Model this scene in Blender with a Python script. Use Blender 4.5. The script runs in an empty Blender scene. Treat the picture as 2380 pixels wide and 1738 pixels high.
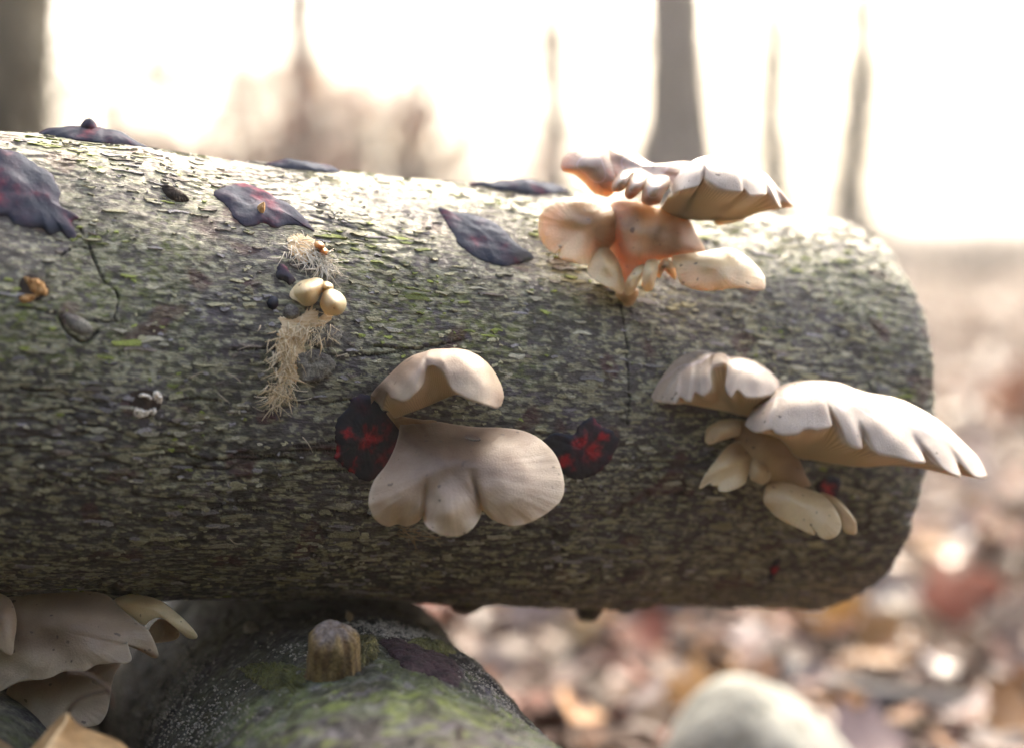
import bpy, math, random
import numpy as np
from mathutils import Vector, Matrix

random.seed(7)
rng = np.random.default_rng(7)
R_ = math.radians
scene = bpy.context.scene
col = scene.collection

# ------------------------------------------------------------------ camera
F = 1190 / math.tan(R_(15))                 # photo focal length in photo pixels (2380 wide)
PITCH = math.atan(329 / F)
CAMH = 0.42
CAM = np.array([0, 0, CAMH])
FWD = np.array([0, math.cos(PITCH), -math.sin(PITCH)])
UP = np.array([0, math.sin(PITCH), math.cos(PITCH)])
RT = np.array([1.0, 0, 0])
cd = bpy.data.cameras.new('camera')
cd.sensor_width = 36
cd.lens = 18 / math.tan(R_(15))
cd.clip_start = 0.02
cd.clip_end = 2000
cd.dof.use_dof = True
cd.dof.focus_distance = 0.795
cd.dof.aperture_fstop = 3.5
cam = bpy.data.objects.new('camera', cd)
col.objects.link(cam)
cam.location = CAM
cam.rotation_euler = (math.pi / 2 - PITCH, 0, 0)
scene.camera = cam

# ------------------------------------------------------------------ sky, sun, exposure
SUN_EL, SUN_AZ = 38.0, 14.0                 # degrees; azimuth from +Y (straight behind the log) towards +X
w = bpy.data.worlds.new('World')
scene.world = w
w.use_nodes = True
nt = w.node_tree
bg = nt.nodes['Background']
sky = nt.nodes.new('ShaderNodeTexSky')
sky.sky_type = 'NISHITA'
sky.sun_disc = False
sky.sun_elevation = R_(SUN_EL)
sky.sun_rotation = R_(SUN_AZ)
sky.air_density = 0.6
sky.dust_density = 5.0
sky.ozone_density = 0.1
nt.links.new(sky.outputs[0], bg.inputs[0])
bg.inputs[1].default_value = 0.14
sl = bpy.data.lights.new('sun', 'SUN')
sl.energy = 0.5
sl.angle = R_(28)
sl.color = (1.0, 0.92, 0.82)
sun = bpy.data.objects.new('sun', sl)
col.objects.link(sun)
_d = Vector((math.sin(R_(SUN_AZ)) * math.cos(R_(SUN_EL)), math.cos(R_(SUN_AZ)) * math.cos(R_(SUN_EL)), math.sin(R_(SUN_EL))))
sun.rotation_euler = _d.to_track_quat('Z', 'Y').to_euler()
sun.location = (3, 8, 6)
scene.view_settings.view_transform = 'Standard'
scene.view_settings.look = 'None'
scene.view_settings.gamma = 1
scene.view_settings.exposure = 2.97
scene.view_settings.use_white_balance = True          # camera set for open shade
scene.view_settings.white_balance_temperature = 6900
scene.view_settings.white_balance_tint = 5
scene.cycles.use_denoising = True
scene.cycles.max_bounces = 6
scene.cycles.transparent_max_bounces = 6

# ------------------------------------------------------------------ helpers: pixels, noise, meshes
def P(px, py, d):
    px = np.asarray(px, float); py = np.asarray(py, float); d = np.asarray(d, float)
    return (CAM + FWD * d[..., None] + RT * ((px - 1190) / F * d)[..., None] + UP * ((869 - py) / F * d)[..., None])

def ray(px, py):
    return FWD + RT * (px - 1190) / F + UP * (869 - py) / F

def ground_pt(px, py, z=0.0):
    r = ray(px, py)
    t = (z - CAMH) / r[2]
    return CAM + r * t

_perm = np.random.default_rng(3).permutation(512)
_perm = np.concatenate([_perm, _perm, _perm])
_g = np.random.default_rng(4).normal(size=(512, 3))
_g /= np.linalg.norm(_g, axis=1)[:, None]

def noise(x, y, z=0.0, seed=0):
    x, y, z = np.broadcast_arrays(np.asarray(x, float), np.asarray(y, float), np.asarray(z, float) + seed * 17.31)
    xi = np.floor(x).astype(int); yi = np.floor(y).astype(int); zi = np.floor(z).astype(int)
    xf, yf, zf = x - xi, y - yi, z - zi
    u = xf * xf * xf * (xf * (xf * 6 - 15) + 10)
    v = yf * yf * yf * (yf * (yf * 6 - 15) + 10)
    q = zf * zf * zf * (zf * (zf * 6 - 15) + 10)
    def gr(a, b, c):
        h = _perm[(_perm[(_perm[(xi + a) & 511] + yi + b) & 511] + zi + c) & 511]
        G = _g[h]
        return G[..., 0] * (xf - a) + G[..., 1] * (yf - b) + G[..., 2] * (zf - c)
    def lp(a, b, t): return a + (b - a) * t
    return 1.6 * lp(lp(lp(gr(0, 0, 0), gr(1, 0, 0), u), lp(gr(0, 1, 0), gr(1, 1, 0), u), v),
                    lp(lp(gr(0, 0, 1), gr(1, 0, 1), u), lp(gr(0, 1, 1), gr(1, 1, 1), u), v), q)

def fbm(x, y, z=0.0, o=3, seed=0):
    t = 0; a = 1.0; f = 1.0
    for i in range(o):
        t = t + a * noise(np.asarray(x) * f, np.asarray(y) * f, np.asarray(z) * f, seed + i)
        a *= .5; f *= 2.03
    return t / 1.6

def sst(a, b, x):
    t = np.clip((x - a) / (b - a), 0, 1)
    return t * t * (3 - 2 * t)

def mixc(a, b, t):
    return np.asarray(a) * (1 - t[..., None]) + np.asarray(b) * t[..., None]

def mesh_np(name, V, faces, mat=None, attrs=None, smooth=True):
    """faces: int array (n,k) or a list of such arrays."""
    if not isinstance(faces, list): faces = [faces]
    V = np.asarray(V, np.float32).reshape(-1, 3)
    me = bpy.data.meshes.new(name)
    me.vertices.add(len(V)); me.vertices.foreach_set('co', V.ravel())
    loops = np.concatenate([f.ravel() for f in faces]).astype(np.int32)
    cnt = np.concatenate([np.full(len(f), f.shape[1]) for f in faces]).astype(np.int32)
    st = np.concatenate([[0], np.cumsum(cnt)[:-1]]).astype(np.int32)
    me.loops.add(len(loops)); me.loops.foreach_set('vertex_index', loops)
    me.polygons.add(len(cnt)); me.polygons.foreach_set('loop_start', st); me.polygons.foreach_set('loop_total', cnt)
    me.polygons.foreach_set('use_smooth', np.full(len(cnt), smooth))
    me.update(calc_edges=True)
    for k, a in (attrs or {}).items():
        a = np.asarray(a, np.float32)
        if a.ndim == 2:
            if a.shape[1] == 3: a = np.concatenate([a, np.ones((len(a), 1), np.float32)], 1)
            at = me.attributes.new(k, 'FLOAT_COLOR', 'POINT'); at.data.foreach_set('color', a.ravel())
        else:
            at = me.attributes.new(k, 'FLOAT', 'POINT'); at.data.foreach_set('value', a.ravel())
    if mat: me.materials.append(mat)
    return me

def link(name, me, parent=None):
    o = bpy.data.objects.new(name, me)
    col.objects.link(o)
    if parent:
        o.parent = parent
        o.matrix_parent_inverse = Matrix.Translation(-Vector(parent.location))
    return o

def empty(name, loc):
    o = bpy.data.objects.new(name, None)
    o.location = tuple(float(v) for v in loc); o.empty_display_size = .02
    col.objects.link(o)
    return o

def tag(o, label=None, cat=None, group=None, kind=None):
    if label: o['label'] = label
    if cat: o['category'] = cat
    if group: o['group'] = group
    if kind: o['kind'] = kind
    return o

def gridfaces(nu, nv, off=0, closed_u=False, flip=False):
    """index = u*nv+v"""
    U = np.arange(nu if closed_u else nu - 1); Vv = np.arange(nv - 1)
    u, v = np.meshgrid(U, Vv, indexing='ij'); u2 = (u + 1) % nu
    f = np.stack([u * nv + v, u2 * nv + v, u2 * nv + v + 1, u * nv + v + 1], -1).reshape(-1, 4) + off
    return f[:, ::-1] if flip else f

def crom(pts, n, closed=False):
    """Catmull-Rom through pts (k,dim), chord-length sampled to n points."""
    p = np.asarray(pts, float); k = len(p)
    seg = []
    m = 12
    t = np.linspace(0, 1, m, endpoint=False)[:, None]
    rngk = range(k if closed else k - 1)
    for i in rngk:
        if closed:
            a, b, c, d = p[(i - 1) % k], p[i], p[(i + 1) % k], p[(i + 2) % k]
        else:
            a, b, c, d = p[max(i - 1, 0)], p[i], p[i + 1], p[min(i + 2, k - 1)]
        lb = np.linalg.norm(c - b)
        m1 = (c - a) * .5; m2 = (d - b) * .5
        for mm in (m1, m2):
            l = np.linalg.norm(mm)
            if l > lb * 1.1: mm *= lb * 1.1 / l
        seg.append((2 * t**3 - 3 * t**2 + 1) * b + (t**3 - 2 * t**2 + t) * m1 + (-2 * t**3 + 3 * t**2) * c + (t**3 - t**2) * m2)
    q = np.concatenate(seg + ([p[:1]] if closed else [p[-1:]]))
    L = np.concatenate([[0], np.cumsum(np.linalg.norm(np.diff(q, axis=0), axis=1))])
    s = np.linspace(0, L[-1], n, endpoint=not closed)
    return np.stack([np.interp(s, L, q[:, j]) for j in range(q.shape[1])], 1)

def tube_np(path, radii, nseg=8, rough=0.0, rs=60.0, seed=0):
    path = np.asarray(path, float); n = len(path)
    radii = np.broadcast_to(np.asarray(radii, float), (n,))
    tg = np.gradient(path, axis=0); tg /= np.linalg.norm(tg, axis=1)[:, None] + 1e-12
    ref = np.array([0, 0, 1.0]) if abs(tg[0][2]) < .9 else np.array([1.0, 0, 0])
    V = []
    e1 = np.cross(tg[0], ref); e1 /= np.linalg.norm(e1)
    a = np.linspace(0, 2 * np.pi, nseg, endpoint=False)
    for i in range(n):
        e1 = e1 - tg[i] * (e1 @ tg[i]); e1 /= np.linalg.norm(e1); e2 = np.cross(tg[i], e1)
        ring = e1 * np.cos(a)[:, None] + e2 * np.sin(a)[:, None]
        rr = radii[i]
        if rough:
            c = path[i] + ring * rr
            rr = rr * (1 + rough * fbm(c[:, 0] * rs, c[:, 1] * rs, c[:, 2] * rs, 2, seed))[:, None]
        V.append(path[i] + ring * rr)
    V = np.concatenate(V)
    f = []
    for i in range(n - 1):
        j = np.arange(nseg); k = (j + 1) % nseg
        f.append(np.stack([i * nseg + j, i * nseg + k, (i + 1) * nseg + k, (i + 1) * nseg + j], 1))
    V = np.concatenate([V, path[:1], path[-1:]])
    j = np.arange(nseg); k = (j + 1) % nseg
    caps = np.concatenate([np.stack([k, j, np.full(nseg, n * nseg)], 1),
                           np.stack([(n - 1) * nseg + j, (n - 1) * nseg + k, np.full(nseg, n * nseg + 1)], 1)])
    return V, np.concatenate(f), caps

class Acc:
    """collects tubes into one mesh"""
    def __init__(s): s.V = []; s.Q = []; s.T = []; s.A = []; s.n = 0
    def add(s, V, Q=None, T=None, a=None):
        if Q is not None and len(Q): s.Q.append(np.asarray(Q) + s.n)
        if T is not None and len(T): s.T.append(np.asarray(T) + s.n)
        s.V.append(V); s.n += len(V)
        if a is not None: s.A.append(a)
    def tube(s, path, radii, nseg=5, a=None, **k):
        V, q, t = tube_np(path, radii, nseg, **k); s.add(V, q, t, None if a is None else np.tile(a, (len(V), 1)))
    def mesh(s, name, mat, smooth=True):
        f = [np.concatenate(x) for x in (s.Q, s.T) if x]
        return mesh_np(name, np.concatenate(s.V), f, mat, {'col': np.concatenate(s.A)} if s.A else None, smooth)

# ------------------------------------------------------------------ materials
def newmat(name):
    m = bpy.data.materials.new(name); m.use_nodes = True
    t = m.node_tree
    return m, t, t.nodes['Principled BSDF'], t.nodes, t.links

def N(nodes, typ, **kw):
    n = nodes.new(typ)
    for k, v in kw.items(): setattr(n, k, v)
    return n

def mixrgb(nodes, links, a, b, fac, mode='MIX'):
    n = nodes.new('ShaderNodeMix'); n.data_type = 'RGBA'; n.blend_type = mode
    for sock, v in ((6, a), (7, b), (0, fac)):
        if hasattr(v, 'is_output'): links.new(v, n.inputs[sock])
        else: n.inputs[sock].default_value = (*v, 1) if isinstance(v, tuple) and len(v) == 3 else v
    return n.outputs[2]

def ramp(nodes, links, src, stops):
    n = nodes.new('ShaderNodeValToRGB'); e = n.color_ramp.elements
    while len(e) < len(stops): e.new(.5)
    for i, (p, c) in enumerate(stops):
        e[i].position = p; e[i].color = (*c, 1) if not isinstance(c, (int, float)) else (c, c, c, 1)
    links.new(src, n.inputs[0])
    return n.outputs[0]

def tnoise(nodes, links, scale, detail=4, rough=.6, vec=None, mapping=None):
    tc = nodes.new('ShaderNodeTexCoord'); src = tc.outputs['Object'] if vec is None else vec
    if mapping:
        mp = nodes.new('ShaderNodeMapping'); mp.inputs['Scale'].default_value = mapping
        links.new(src, mp.inputs[0]); src = mp.outputs[0]
    n = nodes.new('ShaderNodeTexNoise'); n.inputs['Scale'].default_value = scale
    n.inputs['Detail'].default_value = detail; n.inputs['Roughness'].default_value = rough
    links.new(src, n.inputs['Vector'])
    return n.outputs['Fac']

def bump(nodes, links, bsdf, h, dist, strength=1.0):
    b = nodes.new('ShaderNodeBump'); b.inputs['Distance'].default_value = dist; b.inputs['Strength'].default_value = strength
    links.new(h, b.inputs['Height']); links.new(b.outputs[0], bsdf.inputs['Normal'])

def mat_vcol(name, rough=.7, grain=900, gamt=.45, bdist=.0004, spec=.4, rvar=.2, coat=0, streak=None, wet=False):
    """pigment stored per vertex in 'col', with fine grain and relief on top"""
    m, t, b, nd, lk = newmat(name)
    at = N(nd, 'ShaderNodeAttribute', attribute_name='col')
    if streak:
        sv = N(nd, 'ShaderNodeAttribute', attribute_name='st').outputs['Vector']
        n = tnoise(nd, lk, 1.0, 5, .68, vec=sv, mapping=streak)
    else: n = tnoise(nd, lk, grain, 4, .65)
    g = ramp(nd, lk, n, [(.25, 1 - gamt), (.75, 1 + gamt * .6)])
    c = mixrgb(nd, lk, at.outputs['Color'], g, 1.0, 'MULTIPLY')
    lk.new(c, b.inputs['Base Color'])
    n2 = tnoise(nd, lk, grain * .35, 3, .5)
    rr = ramp(nd, lk, n2, [(.3, max(rough - rvar, .05)), (.7, min(rough + rvar, 1))])
    lk.new(rr, b.inputs['Roughness'])
    if wet:
        wa = N(nd, 'ShaderNodeAttribute', attribute_name='wet').outputs['Fac']
        lk.new(mixrgb(nd, lk, rr, (.1, .1, .1), wa), b.inputs['Roughness'])
        sp_ = N(nd, 'ShaderNodeMath', operation='MULTIPLY_ADD'); lk.new(wa, sp_.inputs[0]); sp_.inputs[1].default_value = .6; sp_.inputs[2].default_value = spec
        lk.new(sp_.outputs[0], b.inputs['Specular IOR Level'])
    else: b.inputs['Specular IOR Level'].default_value = spec
    b.inputs['Coat Weight'].default_value = coat
    bump(nd, lk, b, n, bdist)
    return m

M = {}
M['bark'] = mat_vcol('bark', .6, 1300, .8, .0012, .5, .25)
M['logbark'] = mat_vcol('log_bark', .52, 1300, .85, .0014, .5, .25, streak=(420, 1300, 1))
M['flake'] = mat_vcol('flake', .7, 1500, .6, .0007, .35, .2)
M['mossbark'] = mat_vcol('moss_bark', .7, 900, .8, .0016, .4, .25)
M['treebark'] = mat_vcol('tree_bark', .9, 25, .5, .02, .2, .05)
M['leafstuff'] = mat_vcol('dead_leaves', .55, 300, .3, .0006, .14, .25)
M['litter'] = mat_vcol('leaf_litter', .55, 300, .3, .0006, .14, .25, wet=True)
M['fibre'] = mat_vcol('straw_fibre', .7, 900, .25, .0001, .3, .1)
M['dryleaf'] = mat_vcol('dry_leaf', .6, 260, .35, .0004, .35, .1)

def mat_mush(name, pale, mid, brown, under, rough=.38, coat=.25, sss=.4, wet=False):
    """attributes: pig (1 where the brown pigment sits), und (1 on gills), ang (angle for radial streaks), edge"""
    m, t, b, nd, lk = newmat(name)
    pig = N(nd, 'ShaderNodeAttribute', attribute_name='pig').outputs['Fac']
    und = N(nd, 'ShaderNodeAttribute', attribute_name='und').outputs['Fac']
    ang = N(nd, 'ShaderNodeAttribute', attribute_name='ang').outputs['Fac']
    rad = N(nd, 'ShaderNodeAttribute', attribute_name='rad').outputs['Fac']
    nz = tnoise(nd, lk, 90, 5, .6)
    # pigment + noise
    ma = N(nd, 'ShaderNodeMath', operation='MULTIPLY_ADD'); lk.new(nz, ma.inputs[0]); ma.inputs[1].default_value = .35; 
    ms = N(nd, 'ShaderNodeMath', operation='SUBTRACT'); lk.new(pig, ms.inputs[0]); ms.inputs[1].default_value = .175
    lk.new(ms.outputs[0], ma.inputs[2])
    c = ramp(nd, lk, ma.outputs[0], [(0.02, pale), (.36, mid), (.78, brown)])
    # radial streaks
    cv = N(nd, 'ShaderNodeCombineXYZ'); lk.new(ang, cv.inputs[0]); lk.new(rad, cv.inputs[1])
    st = tnoise(nd, lk, 1.0, 3, .6, vec=cv.outputs[0], mapping=(26, 1.6, 1))
    sg = ramp(nd, lk, st, [(.3, .86), (.7, 1.07)])
    c = mixrgb(nd, lk, c, sg, .45, 'MULTIPLY')
    sp = tnoise(nd, lk, 1400, 2, .5)
    spg = ramp(nd, lk, sp, [(.3, .9), (.7, 1.06)])
    c = mixrgb(nd, lk, c, spg, .7, 'MULTIPLY')
    dk_ = ramp(nd, lk, tnoise(nd, lk, 330, 1, .3), [(.735, 0), (.76, .75)])          # specks of soil
    c = mixrgb(nd, lk, c, (.07, .045, .03), dk_)
    st_ = ramp(nd, lk, tnoise(nd, lk, 28, 4, .65), [(.42, 0), (.75, .4)])             # faint stains
    c = mixrgb(nd, lk, c, tuple(v * .62 for v in mid), st_)
    eg = ramp(nd, lk, rad, [(.965, 0), (.998, .2)])
    c = mixrgb(nd, lk, c, (.80, .68, .50), eg)
    ug = mixrgb(nd, lk, tuple(v * 1.08 for v in under), tuple(v * f for v, f in zip(under, (.72, .66, .58))), pig)
    c = mixrgb(nd, lk, c, ug, und)
    lk.new(c, b.inputs['Base Color'])
    n2 = tnoise(nd, lk, 60, 3, .5)
    rr = ramp(nd, lk, n2, [(.35, rough - .14), (.65, rough + .14)])
    lk.new(rr, b.inputs['Roughness'])
    b.inputs['Coat Roughness'].default_value = .10 if wet else .25
    if wet:      # the crown is wet and glossy down to an irregular tide line, the lobes below are matt
        wn = N(nd, 'ShaderNodeMath', operation='MULTIPLY_ADD'); lk.new(tnoise(nd, lk, 45, 3, .5), wn.inputs[0]); wn.inputs[1].default_value = .35; lk.new(rad, wn.inputs[2])
        cw = ramp(nd, lk, wn.outputs[0], [(.70, coat), (.76, .04)])
        lk.new(cw, b.inputs['Coat Weight'])
        cb = N(nd, 'ShaderNodeBump'); cb.inputs['Distance'].default_value = .0012; cb.inputs['Strength'].default_value = .7
        lk.new(tnoise(nd, lk, 210, 4, .6), cb.inputs['Height']); lk.new(cb.outputs[0], b.inputs['Coat Normal'])
        line = ramp(nd, lk, wn.outputs[0], [(.69, 0), (.725, .5), (.76, 0)])
        c2 = mixrgb(nd, lk, c, (.62, .52, .58), line); lk.new(c2, b.inputs['Base Color'])
    else: b.inputs['Coat Weight'].default_value = coat
    b.inputs['Subsurface Weight'].default_value = sss
    b.inputs['Subsurface Radius'].default_value = (1.0, .62, .36)
    b.inputs['Subsurface Scale'].default_value = .007
    cv2 = tnoise(nd, lk, 1.0, 4, .6, vec=cv.outputs[0], mapping=(70, 1.2, 1))
    rr_ = N(nd, 'ShaderNodeMath', operation='POWER'); lk.new(rad, rr_.inputs[0]); rr_.inputs[1].default_value = 3.0
    cr = N(nd, 'ShaderNodeMath', operation='MULTIPLY'); lk.new(cv2, cr.inputs[0]); lk.new(rr_.outputs[0], cr.inputs[1])
    h = mixrgb(nd, lk, cr.outputs[0], sp, .4)
    bump(nd, lk, b, h, .0009, .6)
    return m

M['cap'] = mat_mush('cap_taupe', (.60, .47, .325), (.36, .255, .18), (.15, .088, .052), (.66, .49, .30), .55, .08)
M['capwet'] = mat_mush('cap_wet', (.52, .42, .335), (.40, .31, .245), (.22, .148, .098), (.78, .60, .37), .45, .7, wet=True)
M['capshade'] = mat_mush('cap_shaded', (.52, .40, .275), (.34, .235, .155), (.16, .09, .05), (.52, .38, .23), .5, .08)  # taupe cap made darker so its colour carries the deep shade
M['cream'] = mat_mush('cap_cream', (.72, .565, .335), (.56, .385, .19), (.27, .15, .06), (.66, .49, .27), .42, .3)
M['stem'] = mat_mush('stem_orange', (.64, .49, .30), (.46, .315, .165), (.26, .155, .075), (.55, .40, .23), .5, .12)
M['bud'] = mat_mush('bud_cream', (.72, .55, .31), (.62, .42, .20), (.42, .24, .10), (.6, .45, .25), .45, .15)
M['budorange'] = mat_mush('bud_orange', (.55, .27, .08), (.45, .2, .05), (.25, .1, .03), (.4, .2, .06), .4, .2)

def mat_jelly(name, red=.5):
    m, t, b, nd, lk = newmat(name)
    n = tnoise(nd, lk, 75, 3, .55)
    c = ramp(nd, lk, n, [(.50 - .1 * red, (.010, .010, .014)), (.60 - .05 * red, (.026, .010, .016)), (.74 - .06 * red, (.13, .010, .016))])
    at = N(nd, 'ShaderNodeAttribute', attribute_name='pig').outputs['Fac']
    rn = tnoise(nd, lk, 420, 4, .7)
    rm = N(nd, 'ShaderNodeMath', operation='MULTIPLY'); lk.new(at, rm.inputs[0]); lk.new(ramp(nd, lk, rn, [(.28, 0), (.5, 1)]), rm.inputs[1])
    c = mixrgb(nd, lk, c, (.32, .012, .018), rm.outputs[0])
    n1 = tnoise(nd, lk, 700, 4, .6)
    g = ramp(nd, lk, n1, [(.3, .7), (.7, 1.4)])
    c = mixrgb(nd, lk, c, g, .8, 'MULTIPLY')
    lk.new(c, b.inputs['Base Color'])
    n2 = tnoise(nd, lk, 120, 3, .6)
    rr = ramp(nd, lk, n2, [(.3, .38), (.7, .72)])
    lk.new(rr, b.inputs['Roughness'])
    df = N(nd, 'ShaderNodeBsdfDiffuse'); lk.new(c, df.inputs[0])
    gs = N(nd, 'ShaderNodeBsdfGlossy'); gs.inputs[0].default_value = (.75, .82, 1, 1); lk.new(rr, gs.inputs[1])
    mx = N(nd, 'ShaderNodeMixShader'); mx.inputs[0].default_value = .035
    bp = N(nd, 'ShaderNodeBump'); bp.inputs['Distance'].default_value = .0004; bp.inputs['Strength'].default_value = .6; lk.new(n1, bp.inputs['Height'])
    for q_ in (df, gs): lk.new(bp.outputs[0], q_.inputs['Normal'])
    lk.new(df.outputs[0], mx.inputs[1]); lk.new(gs.outputs[0], mx.inputs[2])
    lk.new(mx.outputs[0], nd['Material Output'].inputs[0]); nd.remove(b)
    return m
M['jelly'] = mat_jelly('jelly_black', .3)
M['jellyred'] = mat_jelly('jelly_red', 1.0)

def mat_plain(name, c1, c2, scale, rough=.7, bd=.001, mapping=None, spec=.4):
    m, t, b, nd, lk = newmat(name)
    n = tnoise(nd, lk, scale, 6, .6, mapping=mapping)
    lk.new(ramp(nd, lk, n, [(.3, c1), (.7, c2)]), b.inputs['Base Color'])
    b.inputs['Roughness'].default_value = rough; b.inputs['Specular IOR Level'].default_value = spec
    bump(nd, lk, b, n, bd)
    return m
M['wood'] = mat_plain('bare_wood', (.50, .30, .13), (.84, .70, .47), 130, .75, .0008, (1, 1, 5))
M['cutface'] = mat_plain('cut_face', (.30, .20, .11), (.52, .38, .22), 40, .85, .001)
M['hole'] = mat_plain('hole', (.012, .008, .006), (.05, .03, .02), 300, .9, .0005)
M['whitebits'] = mat_plain('white_bits', (.72, .62, .48), (.85, .80, .72), 500, .7, .0004)
M['ocherbits'] = mat_plain('ochre_bits', (.42, .20, .06), (.66, .40, .17), 400, .7, .0006)
M['stone'] = mat_plain('pale_stone', (.16, .165, .14), (.40, .40, .36), 40, .9, .006)
M['branch'] = mat_plain('grey_branch', (.14, .13, .12), (.30, .30, .31), 40, .7, .002)
M['darkbranch'] = mat_plain('dark_branch', (.05, .045, .045), (.13, .12, .12), 40, .7, .002)

# ------------------------------------------------------------------ terrain
def ground_h(x, y):
    d = np.hypot((x + .12) / 1.15, y - .72)
    mound = .058 * np.exp(-(d / .42)**4)
    far = .008 * np.maximum(y - 9, 0) + .02 * sst(10, 40, np.hypot(x, y)) * fbm(x * .12, y * .12, 0, 2, 9) * 8
    return mound + .018 * fbm(x * 1.3, y * 1.3, 0, 3, 5) * sst(.2, 1.2, np.hypot(x, y)) + far

def build_ground():
    nr, na = 170, 220
    r = np.concatenate([[0], np.geomspace(.06, 260, nr - 1)])
    a = np.linspace(0, 2 * np.pi, na, endpoint=False)
    A, Rr = np.meshgrid(a, r, indexing='ij')
    x = Rr * np.cos(A); y = .72 + Rr * np.sin(A)
    V = np.stack([x, y, ground_h(x, y)], -1).reshape(-1, 3)
    m, t, b, nd, lk = newmat('leafy_soil')
    n = tnoise(nd, lk, 9, 8, .7)
    c = ramp(nd, lk, n, [(.25, (.03, .02, .015)), (.45, (.075, .05, .038)), (.6, (.12, .085, .068)), (.75, (.18, .135, .115))])
    n2 = tnoise(nd, lk, .5, 3, .5)
    c = mixrgb(nd, lk, c, ramp(nd, lk, n2, [(.35, .75), (.65, 1.2)]), 1.0, 'MULTIPLY')
    lk.new(c, b.inputs['Base Color']); b.inputs['Roughness'].default_value = .85; b.inputs['Specular IOR Level'].default_value = .08
    bump(nd, lk, b, n, .03)
    o = link('ground', mesh_np('ground', V, gridfaces(na, nr, 0, True), m))
    tag(o, kind='structure')
build_ground()

LEAFCOL = np.array([[.33, .19, .145], [.40, .26, .21], [.46, .33, .29], [.24, .11, .075], [.42, .16, .06], [.32, .085, .05],
                    [.40, .29, .28], [.17, .095, .075], [.50, .39, .36], [.48, .22, .07]])

def leaf_shape(L, W, curl, fold, seed, lobes=True):
    """one curled dead leaf, along +X, in its own frame"""
    r = np.random.default_rng(seed)
    k = 7
    u = np.linspace(0, 1, k)
    wid = np.sin(np.pi * u**.8)**.8 * W * .5
    if lobes: wid = wid * (1 + .35 * np.sin(u * 17 + r.uniform(0, 6)))
    V = []
    for sgn in (-1, 0, 1):
        x = u * L - .5 * L
        y = sgn * wid
        z = curl * (u - .5)**2 * 4 * L + abs(sgn) * fold * wid + r.normal(0, .05 * W, k) * abs(sgn)
        V.append(np.stack([x, y, z], 1))
    V = np.stack(V, 0)   # 3,k,3
    return V.reshape(-1, 3), gridfaces(3, k)

def leaf_litter():
    shapes = [leaf_shape(1, random.uniform(.45, .8), random.uniform(-.1, .28), random.uniform(-.2, .6), i) for i in range(14)]
    n = 15000
    # even per image row: more leaves near the camera's wedge, fewer far off
    y = 1.0 + 13 * rng.random(n)**1.9
    x = (rng.random(n) - .45) * (1.2 + y * .95)
    z = ground_h(x, y)
    acc = Acc()
    rots = rng.uniform(0, 2 * np.pi, n); tl = rng.normal(0, .45, (n, 2)); sz = rng.uniform(.03, .075, n)
    cs = LEAFCOL[rng.integers(0, len(LEAFCOL), n)] * rng.uniform(.24, .72, n)[:, None]
    for i in range(n):
        V, q = shapes[i % 14]
        ca, sa = math.cos(rots[i]), math.sin(rots[i])
        Q = np.stack([V[:, 0] * ca - V[:, 1] * sa, V[:, 0] * sa + V[:, 1] * ca, V[:, 2] + tl[i, 0] * V[:, 0] * ca + tl[i, 1] * V[:, 1]], 1) * sz[i]
        Q += (x[i], y[i], z[i] + .012 + .012 * (i % 3))
        acc.add(Q, q, None, np.tile(cs[i], (len(Q), 1)))
    me = acc.mesh('leaf_litter', M['litter'])
    at = me.attributes.new('wet', 'FLOAT', 'POINT'); at.data.foreach_set('value', np.repeat(rng.random(n) < .07, len(shapes[0][0])).astype(np.float32))
    o = link('leaf_litter', me)
    tag(o, 'carpet of curled brown and pinkish fallen leaves covering the ground', 'leaf litter', kind='stuff')
leaf_litter()

# ------------------------------------------------------------------ the logs
class Log:
    def __init__(s, A, a, R, L0, L1, seed):
        s.A = np.asarray(A, float); s.a = np.asarray(a, float) / np.linalg.norm(a); s.R = R; s.L0 = L0; s.L1 = L1; s.seed = seed
        z = np.array([0, 0, 1.0]); s.e2 = z - s.a * (z @ s.a); s.e2 /= np.linalg.norm(s.e2); s.e1 = np.cross(s.e2, s.a)
        if s.e1 @ (CAM - s.A) < 0 and abs(s.a[1]) < .7: s.e1 = -s.e1
    def low(s, S, th):
        return .0036 * noise(S * 9, np.cos(th) * 1.2, np.sin(th) * 1.2, s.seed) + .0018 * noise(S * 24, np.cos(th) * 3, np.sin(th) * 3, s.seed + 1)
    def disp(s, S, th): return 0 * S
    def pos(s, S, th, h=0.0, fine=False):
        r = s.R + s.low(S, th) + h + (s.disp(S, th) if fine else 0)
        return s.A + s.a * np.asarray(S)[..., None] + s.e1 * (r * np.cos(th))[..., None] + s.e2 * (r * np.sin(th))[..., None]
    def hit(s, px, py):
        """pixel -> (S, theta, depth); nan when it misses; refined for the low relief"""
        px = np.asarray(px, float); py = np.asarray(py, float)
        r = FWD + RT * ((px - 1190) / F)[..., None] + UP * ((869 - py) / F)[..., None]
        w = CAM - s.A
        rp = r - (r @ s.a)[..., None] * s.a; wp = w - (w @ s.a) * s.a
        A_ = (rp * rp).sum(-1); B_ = (rp * wp).sum(-1)
        R = s.R
        for it in range(3):
            C_ = (wp * wp).sum() - R * R
            disc = B_ * B_ - A_ * C_
            t = (-B_ - np.sqrt(np.where(disc > 0, disc, np.nan))) / A_
            Q = w + r * t[..., None]
            S = Q @ s.a; th = np.arctan2(Q @ s.e2, Q @ s.e1)
            if it < 2: R = s.R + np.nan_to_num(s.low(np.nan_to_num(S), np.nan_to_num(th)))
        return S, th, t

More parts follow.
